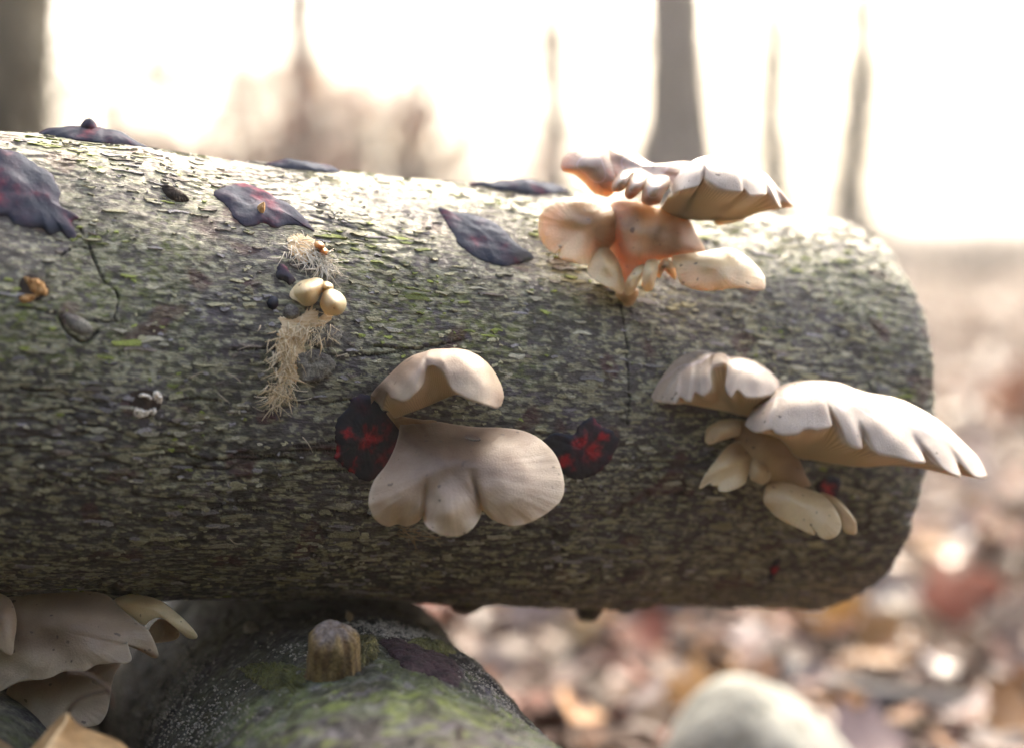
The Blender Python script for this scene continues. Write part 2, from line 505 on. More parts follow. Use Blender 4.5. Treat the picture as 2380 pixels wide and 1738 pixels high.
class MainLog(Log):
    def disp(s, S, th):
        t = th * s.R
        wv = .35 * noise(S * 40, t * 40, 0, 31)
        n2 = noise(S * 42 + wv, t * 190 + 1.2 * wv, 0, 32)
        crack = 1 - sst(.0, .16, np.abs(n2))
        n3 = noise(S * 95, t * 330 + wv, 0, 33)
        n4 = noise(S * 260, t * 420, 0, 34)
        rg = .45 + .55 * sst(.2, -.5, th + .5 * noise(S * 10, t * 12, 0, 36))
        return rg * (-.0013 * crack * sst(-.3, .5, noise(S * 14, t * 22, 0, 35)) + .0006 * n3) + .00025 * n4

mlog = MainLog([-0.2209513, 0.82256863, 0.36205704], [0.90977453, 0.40649878, -0.08407755], .1, -.62, .4195, 11)

CRACKS = []          # polylines in photo pixels, dark recessed splits in the bark
CRACKS.append(([(1440, 700), (1452, 760), (1458, 850), (1462, 930), (1458, 985)], .9))
CRACKS.append(([(140, 595), (175, 575), (200, 578), (220, 610), (240, 650), (275, 690), (265, 740)], .7))
CRACKS.append(([(185, 530), (205, 570), (222, 610)], .9))
CRACKS.append(([(60, 715), (130, 730), (170, 735), (215, 745), (250, 748), (285, 742)], .7))
CRACKS.append(([(140, 740), (160, 775), (200, 795), (230, 770)], 1.2))
CRACKS.append(([(540, 815), (640, 810), (760, 826), (900, 822), (945, 812)], 1.2))
CRACKS.append(([(870, 415 + 390), (960, 812), (1000, 805), (1080, 790)], 1.0))
for k in range(16):
    x0 = random.uniform(0, 900); y0 = random.uniform(900, 1330)
    CRACKS.append(([(x0 + i * 45, y0 + random.uniform(-9, 9) + i * 1) for i in range(random.randint(4, 10))], random.uniform(.7, 1.2)))

def bark_colour(S, th, R, crk, seed=0, dd=None):
    t = th * R
    lo = fbm(S * 16, t * 20, 0, 3, 41 + seed)
    lo2 = fbm(S * 30, t * 45, 0, 3, 42 + seed)
    hi = noise(S * 130, t * 330, 0, 43 + seed)
    hi2 = noise(S * 300, t * 520, 0, 44 + seed)
    c = mixc((.115, .098, .090), (.225, .205, .192), sst(-.5, .5, hi))
    c = mixc(c, (.21, .17, .22), sst(.1, .5, noise(S * 34, t * 90, 0, 48 + seed)) * .65)              # lavender grey skin
    c = mixc(c, (.085, .056, .040), sst(-.1, .6, lo2) * .75)                             # brown
    c = mixc(c, (.30, .35, .07), sst(-.7, .35, th) * sst(-.15, .4, lo) * sst(-.45, .25, hi2) * .85)     # algae green
    pale = sst(.14, .25, noise(S * 130 + .5 * hi2, t * 520, 0, 45 + seed) + .35 * hi2 + .25 * sst(-.3, .4, lo2) - .08)
    c = mixc(c, (.68, .64, .42), pale * .9)
    tiny = sst(.28, .42, noise(S * 260, t * 700, 0, 47 + seed))
    c = mixc(c, (.76, .72, .54), tiny * .8)
    fis = 1 - sst(.0, .10, np.abs(noise(S * 60 + .4 * hi, t * 330 + .3 * hi2, 0, 49 + seed)))
    c = mixc(c, (.04, .028, .02), fis * .8)
    red = sst(.42, .55, noise(S * 55, t * 70, 0, 46 + seed))
    c = mixc(c, (.16, .035, .035), red * .6)
    dk = 1 - sst(.02, .22, np.abs(noise(S * 42 + .35 * noise(S * 40, t * 40, 0, 31), t * 190 + .42 * noise(S * 40, t * 40, 0, 31), 0, 32)))
    c = mixc(c, (.045, .030, .022), dk * .85 * (.45 + .55 * sst(.2, -.5, th + .5 * noise(S * 10, t * 12, 0, 36))))
    c = mixc(c, (.022, .014, .010), crk)
    return c * np.array((.60, .62, .60))

def crack_field(lg, S, th, cracks):
    out = np.zeros(S.shape)
    for pts, wd in cracks:
        q = np.array(crom(pts, 60))
        cs, ct, _ = lg.hit(q[:, 0], q[:, 1])
        ok = ~np.isnan(cs)
        cs, ct = cs[ok], ct[ok] * lg.R
        if len(cs) < 3: continue
        m = (S > cs.min() - .004) & (S < cs.max() + .004) & (th * lg.R > ct.min() - .004) & (th * lg.R < ct.max() + .004)
        if not m.any(): continue
        s_ = S[m] + .0008 * noise(S[m] * 300, th[m] * 30, 0, 50); t_ = th[m] * lg.R + .0006 * noise(S[m] * 400, th[m] * 40, 0, 51)
        d = np.full(s_.shape, 9.)
        for i in range(len(cs)):
            d = np.minimum(d, np.hypot(s_ - cs[i], t_ - ct[i]))
        out[m] = np.maximum(out[m], (1 - sst(.0002 * wd, .0007 * wd, d)) * sst(-.9, -.2, noise(s_ * 60, t_ * 60, 0, 53)))
    return out

main_root = empty('fallen_log', mlog.A + mlog.a * .1 - np.array([0, 0, .1]))
tag(main_root, 'grey-green horizontal log with flaky bark carrying the mushrooms', 'log')

def build_main_bark():
    S = np.concatenate([np.linspace(mlog.L0, -.06, 50, endpoint=False), np.linspace(-.06, mlog.L1 - .004, 880), [mlog.L1 - .002, mlog.L1]])
    th = np.concatenate([np.linspace(R_(-98), R_(108), 520, endpoint=False), np.linspace(R_(108), R_(262), 44, endpoint=False)])
    Sg, Tg = np.meshgrid(S, th, indexing='ij')
    Tw = (Tg + np.pi) % (2 * np.pi) - np.pi
    crk = crack_field(mlog, Sg, Tw, CRACKS)
    d = mlog.disp(Sg, Tw)
    # chips missing along the sawn rim
    rim = sst(mlog.L1 - .010, mlog.L1, Sg) * (.0012 + .0012 * noise(Tw * 14, 0, 0, 60) + .0008 * noise(Tw * 50, 0, 0, 61))
    h = d - .0014 * crk - np.maximum(rim, 0)
    h[-1] -= .0009
    V = mlog.pos(Sg, Tw, h)
    # wavy saw line
    V += mlog.a * (sst(mlog.L1 - .03, mlog.L1, Sg) * (.0025 * noise(Tw * 3, 0, 0, 62) + .0009 * noise(Tw * 20, 0, 0, 63)))[..., None]
    C = bark_colour(Sg, Tw, mlog.R, crk)
    nu, nv = Sg.shape
    # index = u*nv+v with v around: close v
    u, v = np.meshgrid(np.arange(nu - 1), np.arange(nv), indexing='ij'); v2 = (v + 1) % nv
    f = np.stack([u * nv + v, u * nv + v2, (u + 1) * nv + v2, (u + 1) * nv + v], -1).reshape(-1, 4)
    link('bark', mesh_np('bark', V, f[:, ::-1], M['logbark'], {'col': C.reshape(-1, 3), 'st': np.stack([Sg, Tw * mlog.R, 0 * Sg], -1).reshape(-1, 3)}), main_root)
    # sawn end faces
    for sgn, Se in ((1, mlog.L1), (-1, mlog.L0)):
        a = np.linspace(0, 2 * np.pi, 72, endpoint=False); rr = np.linspace(0, mlog.R - (.0030 if sgn > 0 else 0.0), 12)
        Rg, Ag = np.meshgrid(rr, a, indexing='ij')
        Q = mlog.A + mlog.a * (Se - sgn * .0015) + mlog.e1 * (Rg * np.cos(Ag))[..., None] + mlog.e2 * (Rg * np.sin(Ag))[..., None]
        Q = Q + mlog.a * (.0006 * noise(Rg * 300, Ag * 2, 0, 64))[..., None]
        u, v = np.meshgrid(np.arange(11), np.arange(72), indexing='ij'); v2 = (v + 1) % 72
        f = np.stack([u * 72 + v, u * 72 + v2, (u + 1) * 72 + v2, (u + 1) * 72 + v], -1).reshape(-1, 4)
        link('cut_face', mesh_np('cut_face', Q, f, M['cutface']), main_root)
build_main_bark()

# places kept free of flakes (photo pixels: cx, cy, rx, ry)
CLEAR = [(80, 450, 110, 110), (610, 475, 120, 60), (1130, 555, 120, 75), (665, 830, 42, 120), (690, 570, 60, 45), (345, 935, 40, 35),
         (80, 670, 45, 45), (850, 1010, 90, 120), (1360, 1030, 90, 80), (200, 620, 70, 60), (190, 770, 30, 28)]

def build_flakes():
    cs, ct = np.meshgrid(np.arange(-.06, mlog.L1 - .005, .0040), np.arange(R_(-92), R_(106), .0023 / mlog.R), indexing='ij')
    S = cs.ravel() + rng.uniform(-.004, .004, cs.size); T = ct.ravel() + rng.uniform(-.016, .016, cs.size)
    dn = fbm(S * 26, T * 3.4, 0, 3, 71) + .5 * noise(S * 80, T * 12, 0, 72)
    p = mlog.pos(S, T); v = p - CAM; d = v @ FWD; px = 1190 + F * (v @ RT) / d; py = 869 - F * (v @ UP) / d
    keep = rng.random(S.size) < .05 + .62 * sst(-.3, .6, dn)
    for c in CLEAR: keep &= ((px - c[0]) / c[2])**2 + ((py - c[1]) / c[3])**2 > 1
    S, T, d = S[keep], T[keep], d[keep]
    m, n = len(S), 13
    a = rng.choice([.0005, .0009, .0014, .0021, .0031, .0052], m, p=[.22, .25, .22, .16, .10, .05]) * rng.uniform(.85, 1.35, m)
    b = rng.uniform(.00030, .00075, m) * (.8 + a / .006)
    ph = np.linspace(0, 2 * np.pi, n, endpoint=False)[None] + rng.uniform(-.17, .17, (m, n))
    jr = 1 + rng.normal(0, .09, (m, n))
    x = a[:, None] * np.sign(np.cos(ph)) * np.abs(np.cos(ph))**.8 * jr
    y = b[:, None] * np.sin(ph) * jr
    low = np.sin(ph) < 0
    y = np.where(low, y * (1 + rng.uniform(-.6, .7, (m, n))), y)
    y = y + .45 * b[:, None] * np.sin(x / a[:, None] * rng.uniform(1, 4, m)[:, None] + rng.uniform(0, 6, m)[:, None])
    x = x + .35 * y * rng.normal(0, .8, m)[:, None]
    lift = np.where(low, .00038, .00008) * rng.uniform(.4, 1.5, m)[:, None] + rng.uniform(0, .00015, (m, n))
    z0 = np.zeros((m, 1))
    xs = S[:, None] + np.concatenate([z0, x, x * 1.02], 1); ts = T[:, None] + np.concatenate([z0, y, y * 1.02], 1) / mlog.R
    hh = np.concatenate([z0 + .00035, lift, np.full((m, n), -.0014)], 1)
    V = mlog.pos(xs, ts, hh + np.maximum(mlog.disp(S, T), -.0003)[:, None])
    i = np.arange(n); j = (i + 1) % n
    tri = np.stack([np.zeros(n, int), 1 + i, 1 + j], 1); qd = np.stack([1 + i, 1 + n + i, 1 + n + j, 1 + j], 1)
    gr = fbm(S * 16, T * mlog.R * 20, 0, 3, 41) + rng.normal(0, .25, m) - .45 * sst(.3, -.6, T)          # greener where the bark is green
    pal = np.array([(.68, .64, .40), (.80, .76, .57), (.46, .54, .12), (.52, .49, .50), (.36, .30, .25)])
    q = rng.random(m)
    kind = np.where(gr > .25, np.where(q < .65, 2, 0), np.where(q < .42, 0, np.where(q < .62, 1, np.where(q < .86, 3, 4))))
    base = pal[kind] * (rng.uniform(.6, 1.12, m) * (.46 + .34 * sst(-.5, .4, fbm(S * 12, T * 4.5, 0, 3, 73))))[:, None]
    C = base[:, None, :] * (1 + rng.normal(0, .09, (m, 2 * n + 1)))[..., None]
    C[:, 1 + n:] = (.07, .05, .036)
    order = np.argsort(-(a * b * np.maximum(.1, np.cos(T)) / d**2))
    for k in order[:290]:
        link('bark_flake', mesh_np('bark_flake', V[k], [tri, qd], M['flake'], {'col': C[k]}, False), main_root)
    r_ = order[290:]; base_i = (np.arange(len(r_)) * (2 * n + 1))[:, None, None]
    me = mesh_np('bark_flakes', V[r_].reshape(-1, 3), [(tri[None] + base_i).reshape(-1, 3), (qd[None] + base_i).reshape(-1, 4)], M['flake'], {'col': C[r_].reshape(-1, 3)}, False)
    tag(link('bark_flakes', me, main_root), kind='stuff')
build_flakes()

# ------------------------------------------------------------------ patches hugging a log (crusts, chips, bare wood)
def hug(lg, outline, height, nr=16, na=96, p=2.6, lump=.0012, ls=140, seed=0, jag=0.07, sink=.0015, edge=.7, redspots=None):
    """outline in photo pixels (all on the log) -> domed patch lying on the log; returns V, faces, attrs"""
    o = crom(outline, na, True)
    S, T, _ = lg.hit(o[:, 0], o[:, 1])
    if np.isnan(S).any():
        ok = ~np.isnan(S); S = np.interp(np.arange(na), np.where(ok)[0], S[ok]); T = np.interp(np.arange(na), np.where(ok)[0], T[ok])
    return hug_st(lg, S, T, height, nr, p, lump, ls, seed, jag, sink, redspots, edge)

def hug_st(lg, S, T, height, nr=16, p=2.6, lump=.0012, ls=140, seed=0, jag=0.07, sink=.0015, redspots=None, edge=.7):
    na = len(S)
    if jag:
        k = 1 + jag * fbm(np.cos(np.arange(na) / na * 6.283) * 9, np.sin(np.arange(na) / na * 6.283) * 9, seed, 3, seed)
    else: k = 1
    Sc, Tc = S.mean(), T.mean()
    S = Sc + (S - Sc) * k; T = Tc + (T - Tc) * k
    r = np.sin(np.linspace(0, 1, nr) * np.pi / 2)
    Rg = r[None, :]
    Sg = Sc + (S - Sc)[:, None] * Rg; Tg = Tc + (T - Tc)[:, None] * Rg
    hh = height * (1 - Rg**p)**edge * (1 + 0 * Sg)
    l = fbm(Sg * ls, Tg * lg.R * ls, 0, 3, seed)
    hh = hh + lump * l * (1 - Rg**6)
    hh = np.maximum(hh, -.0004) ; hh[:, -1] = -sink
    V = lg.pos(Sg, Tg, hh)
    at = {'pig': np.zeros(V.shape[:2])}
    if redspots:
        for (px, py, rr) in redspots:
            cs, ct, _ = lg.hit(np.array([px]), np.array([py]))
            dd = np.hypot(Sg - cs[0], (Tg - ct[0]) * lg.R) + .0036 * noise(Sg * 260, Tg * lg.R * 260, 0, seed + 5) + .0016 * noise(Sg * 700, Tg * lg.R * 700, 0, seed + 6)
            at['pig'] = np.maximum(at['pig'], 1 - sst(0, rr * 1.5, dd))
    return V.reshape(-1, 3), gridfaces(na, nr, 0, True, True), {k_: v.ravel() for k_, v in at.items()}

def Z(sc, ox, oy):
    return lambda pts: [(ox + p[0] / sc, oy + p[1] / sc) + tuple(p[2:]) for p in pts]
z1 = Z(3.2314, 1200, 300); z2 = Z(2.5133, 1450, 770); z3 = Z(3.177, 750, 770); z4 = Z(2.8275, 0, 1350)
z5 = Z(3.117, 0, 270); z6 = Z(2.661, 450, 380); z7 = Z(2.8275, 600, 1350); z8 = Z(3.672, 600, 500); z9 = Z(3.671, 0, 600)

def crust(outline, height, label, mat='jelly', name='black_jelly_fungus', seed=0, group=None, **k):
    V, f, at = hug(mlog, outline, height, seed=seed, **k)
    o = link(name, mesh_np(name, V, f, M[mat], at))
    return tag(o, label, 'fungus', group)

crust(z5([(-60, 265), (80, 250), (170, 290), (260, 350), (385, 430), (400, 470), (440, 560), (430, 640), (500, 700), (580, 740), (520, 760), (545, 830), (565, 890), (500, 890), (440, 850), (350, 860), (300, 810), (220, 820), (110, 790), (60, 740), (-60, 700)]),
      .0020, 'largest glossy black jelly fungus with dark red tints, lying above the ochre knot', 'jellyred', seed=1, lump=.0015, ls=75, p=4)
crust(z6([(120, 180), (180, 150), (290, 125), (400, 150), (520, 220), (600, 260), (680, 330), (760, 430), (690, 400), (600, 380), (500, 400), (440, 370), (330, 390), (250, 340), (210, 270), (150, 220)]),
      .0018, 'purple-black wrinkled jelly fungus above the white fibres, with a small orange blister', 'jellyred', seed=2, lump=.0015, ls=85, p=4)
bo = bpy.data.objects[[o.name for o in bpy.data.objects if o.get('label', '').startswith('purple-black wrinkled')][0]]
_V, _f, _a = hug(mlog, z6([(385, 290), (410, 275), (435, 295), (430, 325), (405, 330)]), .0048, nr=9, na=40, lump=.0014, ls=500, seed=61, jag=.3)
link('orange_blister', mesh_np('orange_blister', _V, _f, M['ocherbits'], _a), bo)
crust(z6([(1510, 275), (1600, 300), (1700, 310), (1830, 350), (1930, 420), (2000, 500), (2090, 560), (2095, 600), (2010, 620), (1930, 640), (1840, 620), (1740, 580), (1640, 500), (1600, 430), (1550, 350)]),
      .0016, 'flat matt black oval jelly fungus left of the upper mushroom cluster', 'jelly', seed=3, lump=.0012, ls=110, p=4, jag=.05)
crust(z3([(330, 470), (430, 560), (570, 700), (580, 780), (540, 860), (500, 980), (420, 1060), (330, 1110), (230, 1060), (140, 980), (80, 930), (110, 880), (90, 760), (110, 650), (180, 560), (220, 490)]),
      .0018, 'black crusty fungus with two bright red spots, left of the big pale cap', 'jelly', seed=4, lump=.0014, ls=160, p=4, jag=.08,
      redspots=[(750 + 340 / 3.177, 770 + 790 / 3.177, .0042), (750 + 200 / 3.177, 770 + 750 / 3.177, .0026), (750 + 110 / 3.177, 770 + 910 / 3.177, .0026), (750 + 225 / 3.177, 770 + 1000 / 3.177, .0018)])
crust(z3([(1620, 800), (1720, 750), (1850, 760), (1900, 680), (1990, 640), (2060, 690), (2150, 740), (2180, 810), (2150, 900), (2090, 990), (2000, 1060), (1880, 1090), (1780, 1060), (1720, 960), (1640, 880)]),
      .0015, 'black fungus smeared with vivid red, right of the big pale cap', 'jelly', seed=5, lump=.0012, ls=160, p=4, jag=.1,
      redspots=[(750 + 1990 / 3.177, 770 + 870 / 3.177, .0046), (750 + 1900 / 3.177, 770 + 820 / 3.177, .0032), (750 + 2040 / 3.177, 770 + 780 / 3.177, .0028), (750 + 1780 / 3.177, 770 + 960 / 3.177, .0034)])
crust(z8([(150, 500), (180, 420), (230, 440), (280, 510), (320, 560), (270, 600), (230, 570), (170, 550)]), .0022, 'small dark reddish crust just above-left of the cream twin bud', 'jellyred', seed=6, jag=.15, na=48, nr=9)
crust(z8([(75, 740), (110, 690), (160, 710), (172, 760), (140, 810), (90, 790)]), .0026, 'tiny round black fungus bead left of the cream twin bud', 'jelly', seed=7, na=40, nr=9, lump=.0004)
crust([(1895, 1130), (1925, 1105), (1955, 1115), (1945, 1150), (1915, 1165)], .002, 'dark red crust in the shade of the layered mushroom cluster', 'jelly', seed=8, na=40, nr=9, redspots=[(1922, 1132, .003)])
crust([(1782, 1330), (1800, 1300), (1815, 1295), (1808, 1325), (1790, 1345)], .0012, 'small dull red smear low on the log below the layered cluster', 'jelly', seed=9, na=32, nr=8, redspots=[(1798, 1320, .0022)])

def crest_fungus(px0, px1, thdeg, wdeg, height, label, seed, peak=None):
    """black crust on the log's upper edge, placed along the log by the pixels where it shows against the sky"""
    def s_at(px):
        ss = np.linspace(-.1, .42, 400); q = mlog.pos(ss, np.full(400, R_(thdeg)))
        v = q - CAM; x = 1190 + F * (v @ RT) / (v @ FWD)
        return float(np.interp(px, x, ss))
    s0, s1 = s_at(px0), s_at(px1)
    a = np.linspace(0, 2 * np.pi, 80, endpoint=False)
    S = (s0 + s1) / 2 + (s1 - s0) / 2 * np.cos(a)
    T = R_(thdeg) + R_(wdeg) * np.sin(a)
    V, f, at = hug_st(mlog, S, T, height, 16, 2.2, .0022, 80, seed, .12)
    o = link('black_jelly_fungus', mesh_np('black_jelly_fungus', V, f, M['jelly'], at))
    tag(o, label, 'fungus')
    if peak:
        sp = s_at(peak[0]); c = mlog.pos(np.array([sp]), np.array([R_(thdeg)]), height * .7)[0]
        n = np.array([0, 0, 1.0])
        V, q, t = tube_np([c, c + n * .002, c + n * .0042 + mlog.a * .0006, c + n * .0052 + mlog.a * .001], [.0038, .0036, .0024, .0006], 12, .2, 300)
        link('nub', mesh_np('nub', V, [q, t], M['jelly'], {'pig': np.zeros(len(V))}), o)
    return o
crest_fungus(90, 340, 83, 7, .0045, 'grey-black sheet fungus with a pointed nub on the upper edge of the log', 21, (205, 0))
crest_fungus(618, 790, 82, 5, .0035, 'low dark crust on the upper edge, above the purple-black jelly fungus', 22)
crest_fungus(1090, 1320, 80, 6, .0042, 'long dark crust on the upper edge, running up to the upper mushroom cluster', 23)

# ------------------------------------------------------------------ small features of the main log (parts)
def log_part(name, outline, height, mat, seed=0, attrs=None, **k):
    V, f, at = hug(mlog, outline, height, seed=seed, **k)
    if mat in ('bark', 'flake', 'fibre'):
        n = fbm(V[:, 0] * 150, V[:, 1] * 150, V[:, 2] * 260, 3, seed)
        at['col'] = mixc((.13, .11, .10), (.33, .31, .25), sst(-.5, .5, n))
    return link(name, mesh_np(name, V, f, M[mat], at), main_root)

log_part('bare_wood', z8([(200, 880), (330, 860), (470, 800), (600, 850), (620, 900), (500, 960), (450, 1050), (450, 1120), (380, 1180), (330, 1240), (350, 1380), (260, 1440), (150, 1400), (190, 1280), (170, 1180), (160, 1060), (190, 960)]), .0004, 'wood', 31, jag=.35, na=180, lump=.0008, ls=250)
log_part('bare_wood', z8([(250, 200), (350, 170), (470, 200), (500, 330), (440, 400), (360, 400), (280, 330)]), .0005, 'wood', 32, jag=.4, na=120, lump=.0006, ls=250)
log_part('bark_chip', z8([(440, 980), (520, 950), (620, 940), (710, 960), (715, 1040), (660, 1100), (540, 1130), (470, 1090)]), .0014, 'bark', 33, jag=.25, lump=.0012, ls=300, p=7)
log_part('bark_chip', z8([(330, 1230), (420, 1150), (560, 1170), (640, 1240), (650, 1310), (560, 1400), (430, 1430), (350, 1390)]), .0018, 'bark', 34, jag=.22, lump=.0014, ls=300, p=7)
log_part('bark_chip', z8([(220, 800), (270, 760), (340, 800), (350, 860), (290, 890), (230, 870)]), .002, 'bark', 35, jag=.12, p=4)
log_part('bark_chip', z5([(1165, 505), (1230, 530), (1300, 560), (1370, 610), (1300, 625), (1230, 600), (1190, 560)]), .0025, 'hole', 36, jag=.1, p=3, lump=.001, ls=300)
log_part('bark_chip', z9([(540, 480), (620, 480), (720, 520), (790, 600), (770, 650), (700, 660), (620, 620), (570, 560)]), .0018, 'bark', 37, p=3, lump=.0008)
# bored hole with torn pale rim
log_part('hole', z9([(1110, 1160), (1190, 1120), (1300, 1130), (1370, 1200), (1360, 1290), (1280, 1350), (1180, 1360), (1115, 1280)]), .0004, 'hole', 38, lump=.0003)
for i, ol in enumerate([[(1140, 1290), (1170, 1260), (1230, 1290), (1290, 1300), (1260, 1340), (1190, 1360), (1150, 1340)],
                        [(1180, 1160), (1240, 1150), (1300, 1185), (1290, 1205), (1240, 1185), (1190, 1180)],
                        [(1300, 1150), (1350, 1130), (1390, 1190), (1370, 1230), (1320, 1215)],
                        [(1270, 1290), (1320, 1270), (1340, 1310), (1300, 1335)]]):
    log_part('torn_rim', z9(ol), .0012, 'whitebits', 40 + i, jag=.4, na=60, nr=10, lump=.0022, ls=650)
log_part('knot_hole', z9([(150, 260), (200, 150), (300, 150), (390, 210), (430, 290), (360, 350), (250, 370), (170, 360)]), .0004, 'hole', 45, lump=.0003)
for i, ol in enumerate([[(205, 170), (260, 180), (350, 190), (410, 280), (390, 320), (320, 330), (280, 300), (240, 240)],
                        [(165, 350), (220, 310), (280, 320), (300, 350), (210, 385)]]):
    log_part('knot', z9(ol), .0018, 'ocherbits', 46 + i, jag=.4, na=70, nr=12, lump=.003, ls=480)
# lumps hanging from the underside
for i, (px, wd, hgt) in enumerate([(1086, .019, .009), (1372, .014, .011), (1420, .013, .006), (1455, .012, .0075), (1490, .010, .006), (760, .013, .004)]):
    ss = np.linspace(-.1, .42, 400); q = mlog.pos(ss, np.full(400, R_(-96))); v = q - CAM
    sp = float(np.interp(px, 1190 + F * (v @ RT) / (v @ FWD), ss))
    a = np.linspace(0, 2 * np.pi, 48, endpoint=False)
    V, f, at = hug_st(mlog, sp + wd * .55 * np.cos(a), R_(-97) + R_(7) * np.sin(a), hgt, 12, 2.2, .002, 130, 80 + i, .15, .002)
    at['col'] = mixc((.06, .045, .03), (.14, .12, .07), sst(-.5, .5, fbm(V[:, 0] * 200, V[:, 1] * 200, V[:, 2] * 200, 3, i)))
    link('bark_lump', mesh_np('bark_lump', V, f, M['bark'], at), main_root)

# loose straw-coloured wood fibres in the two wounds
def fibres(name, area, n, parent, c0, c1, lean, seed):
    r = np.random.default_rng(seed); acc = Acc()
    for i in range(n):
        k = r.integers(0, len(area)); x0, y0, sx, sy = area[k]
        x = x0 + r.normal(0, sx); y = y0 + r.normal(0, sy)
        L = r.uniform(18, 55); an = R_(lean + r.normal(0, 38)); bend = r.normal(0, .35)
        t = np.linspace(0, 1, 6)
        px = x + L * np.cumsum(np.cos(an + bend * t)) / 6; py = y + L * np.cumsum(np.sin(an + bend * t)) / 6
        S, T, _ = mlog.hit(px, py)
        if np.isnan(S).any(): continue
        h = .0005 + r.uniform(0, .0022) * np.sin(np.pi * t * r.uniform(.5, 1)) + .0004
        acc.tube(mlog.pos(S, T, h), np.linspace(.00022, .0001, 6) * r.uniform(.7, 1.3), 4, np.array(c0) * (1 - (q := r.random())) + np.array(c1) * q)
    tag(link(name, acc.mesh(name, M['fibre']), parent), kind='stuff')
fibres('wood_fibres', [(660, 800, 18, 20), (665, 850, 16, 22), (655, 895, 14, 12), (720, 760, 28, 10), (640, 910, 12, 14), (700, 770, 30, 16)], 300, main_root, (.92, .82, .62), (.72, .54, .30), 100, 1)
fibres('wood_fibres', [(690, 570, 18, 14), (715, 590, 10, 14), (745, 610, 8, 10), (755, 620, 6, 8)], 150, main_root, (.85, .80, .70), (.70, .60, .45), 70, 2)

fibres('wood_fibres', [(915, 1225, 18, 7), (960, 1240, 16, 6)], 26, main_root, (.42, .32, .2), (.30, .2, .1), 15, 3)
fibres('wood_fibres', [(780, 800, 40, 40), (560, 900, 60, 50), (500, 1150, 120, 60)], 14, main_root, (.6, .52, .4), (.45, .36, .25), 20, 4)

# ------------------------------------------------------------------ lower log
class LowLog(Log):
    def disp(s, S, th):
        t = th * s.R
        return .0016 * fbm(S * 70, t * 110, 0, 4, 91) + .0006 * noise(S * 320, t * 320, 0, 90) - .0010 * (1 - sst(0, .15, np.abs(noise(S * 40, t * 80, 0, 92))))
yaw = -.2377
la = np.array([math.sin(yaw), math.cos(yaw), -.00098])
llog = LowLog([-0.0833, .87, .247 - .0944], la, .0944, -.30, .55, 15)
low_root = empty('mossy_log', (-.0833, .87, .058))
tag(low_root, 'mossy green supporting log lying crosswise under the fallen log', 'log')

def build_lower():
    S = np.concatenate([np.linspace(-.30, .18, 360), np.linspace(.18, .55, 24)[1:]]); th = np.linspace(0, 2 * np.pi, 420, endpoint=False)
    Sg, Tg = np.meshgrid(S, th, indexing='ij'); Tw = (Tg + np.pi) % (2 * np.pi) - np.pi
    V = llog.pos(Sg, Tw, llog.disp(Sg, Tw))
    t = Tw * llog.R
    lo = fbm(Sg * 16, t * 16, 0, 4, 93); mid = fbm(Sg * 60, t * 60, 0, 3, 94); hi = noise(Sg * 200, t * 200, 0, 95)
    # camera-facing stretch is mossier; the stretch under the other log is bare and brown
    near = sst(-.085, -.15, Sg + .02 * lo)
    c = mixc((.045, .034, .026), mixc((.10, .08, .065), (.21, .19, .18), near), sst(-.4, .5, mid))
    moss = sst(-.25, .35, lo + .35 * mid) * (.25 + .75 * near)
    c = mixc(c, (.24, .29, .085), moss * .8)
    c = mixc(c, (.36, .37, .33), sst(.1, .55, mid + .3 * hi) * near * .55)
    c = mixc(c, (.12, .10, .035), sst(.1, .5, fbm(Sg * 34, t * 34, 0, 3, 96)) * .6)
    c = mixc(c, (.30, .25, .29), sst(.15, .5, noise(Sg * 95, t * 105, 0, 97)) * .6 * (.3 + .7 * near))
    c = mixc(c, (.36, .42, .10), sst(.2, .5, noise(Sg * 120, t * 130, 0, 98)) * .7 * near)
    c = mixc(c, (.05, .04, .03), sst(.2, .5, noise(Sg * 80, t * 90, 0, 99)) * .7)
    c = c * .72 * (1 + .55 * noise(Sg * 330, t * 330, 0, 89))[..., None].clip(.3, 1.7)
    c = mixc(c, (.40, .36, .31), sst(.42, .55, noise(Sg * 400, t * 400, 0, 88)) * .7)
    nu, nv = Sg.shape
    u, v = np.meshgrid(np.arange(nu - 1), np.arange(nv), indexing='ij'); v2 = (v + 1) % nv
    f = np.stack([u * nv + v, u * nv + v2, (u + 1) * nv + v2, (u + 1) * nv + v], -1).reshape(-1, 4)
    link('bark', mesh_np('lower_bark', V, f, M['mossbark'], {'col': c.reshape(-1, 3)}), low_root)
    for sgn, Se in ((1, .55), (-1, -.30)):
        a = np.linspace(0, 2 * np.pi, 64, endpoint=False)
        Q = np.concatenate([[llog.A + llog.a * Se], llog.pos(np.full(64, Se), a, 0.0)])
        i = np.arange(64)
        link('cut_face', mesh_np('lower_cut', Q, np.stack([np.zeros(64, int), 1 + i, 1 + (i + 1) % 64], 1), M['cutface'], None, False), low_root)
build_lower()

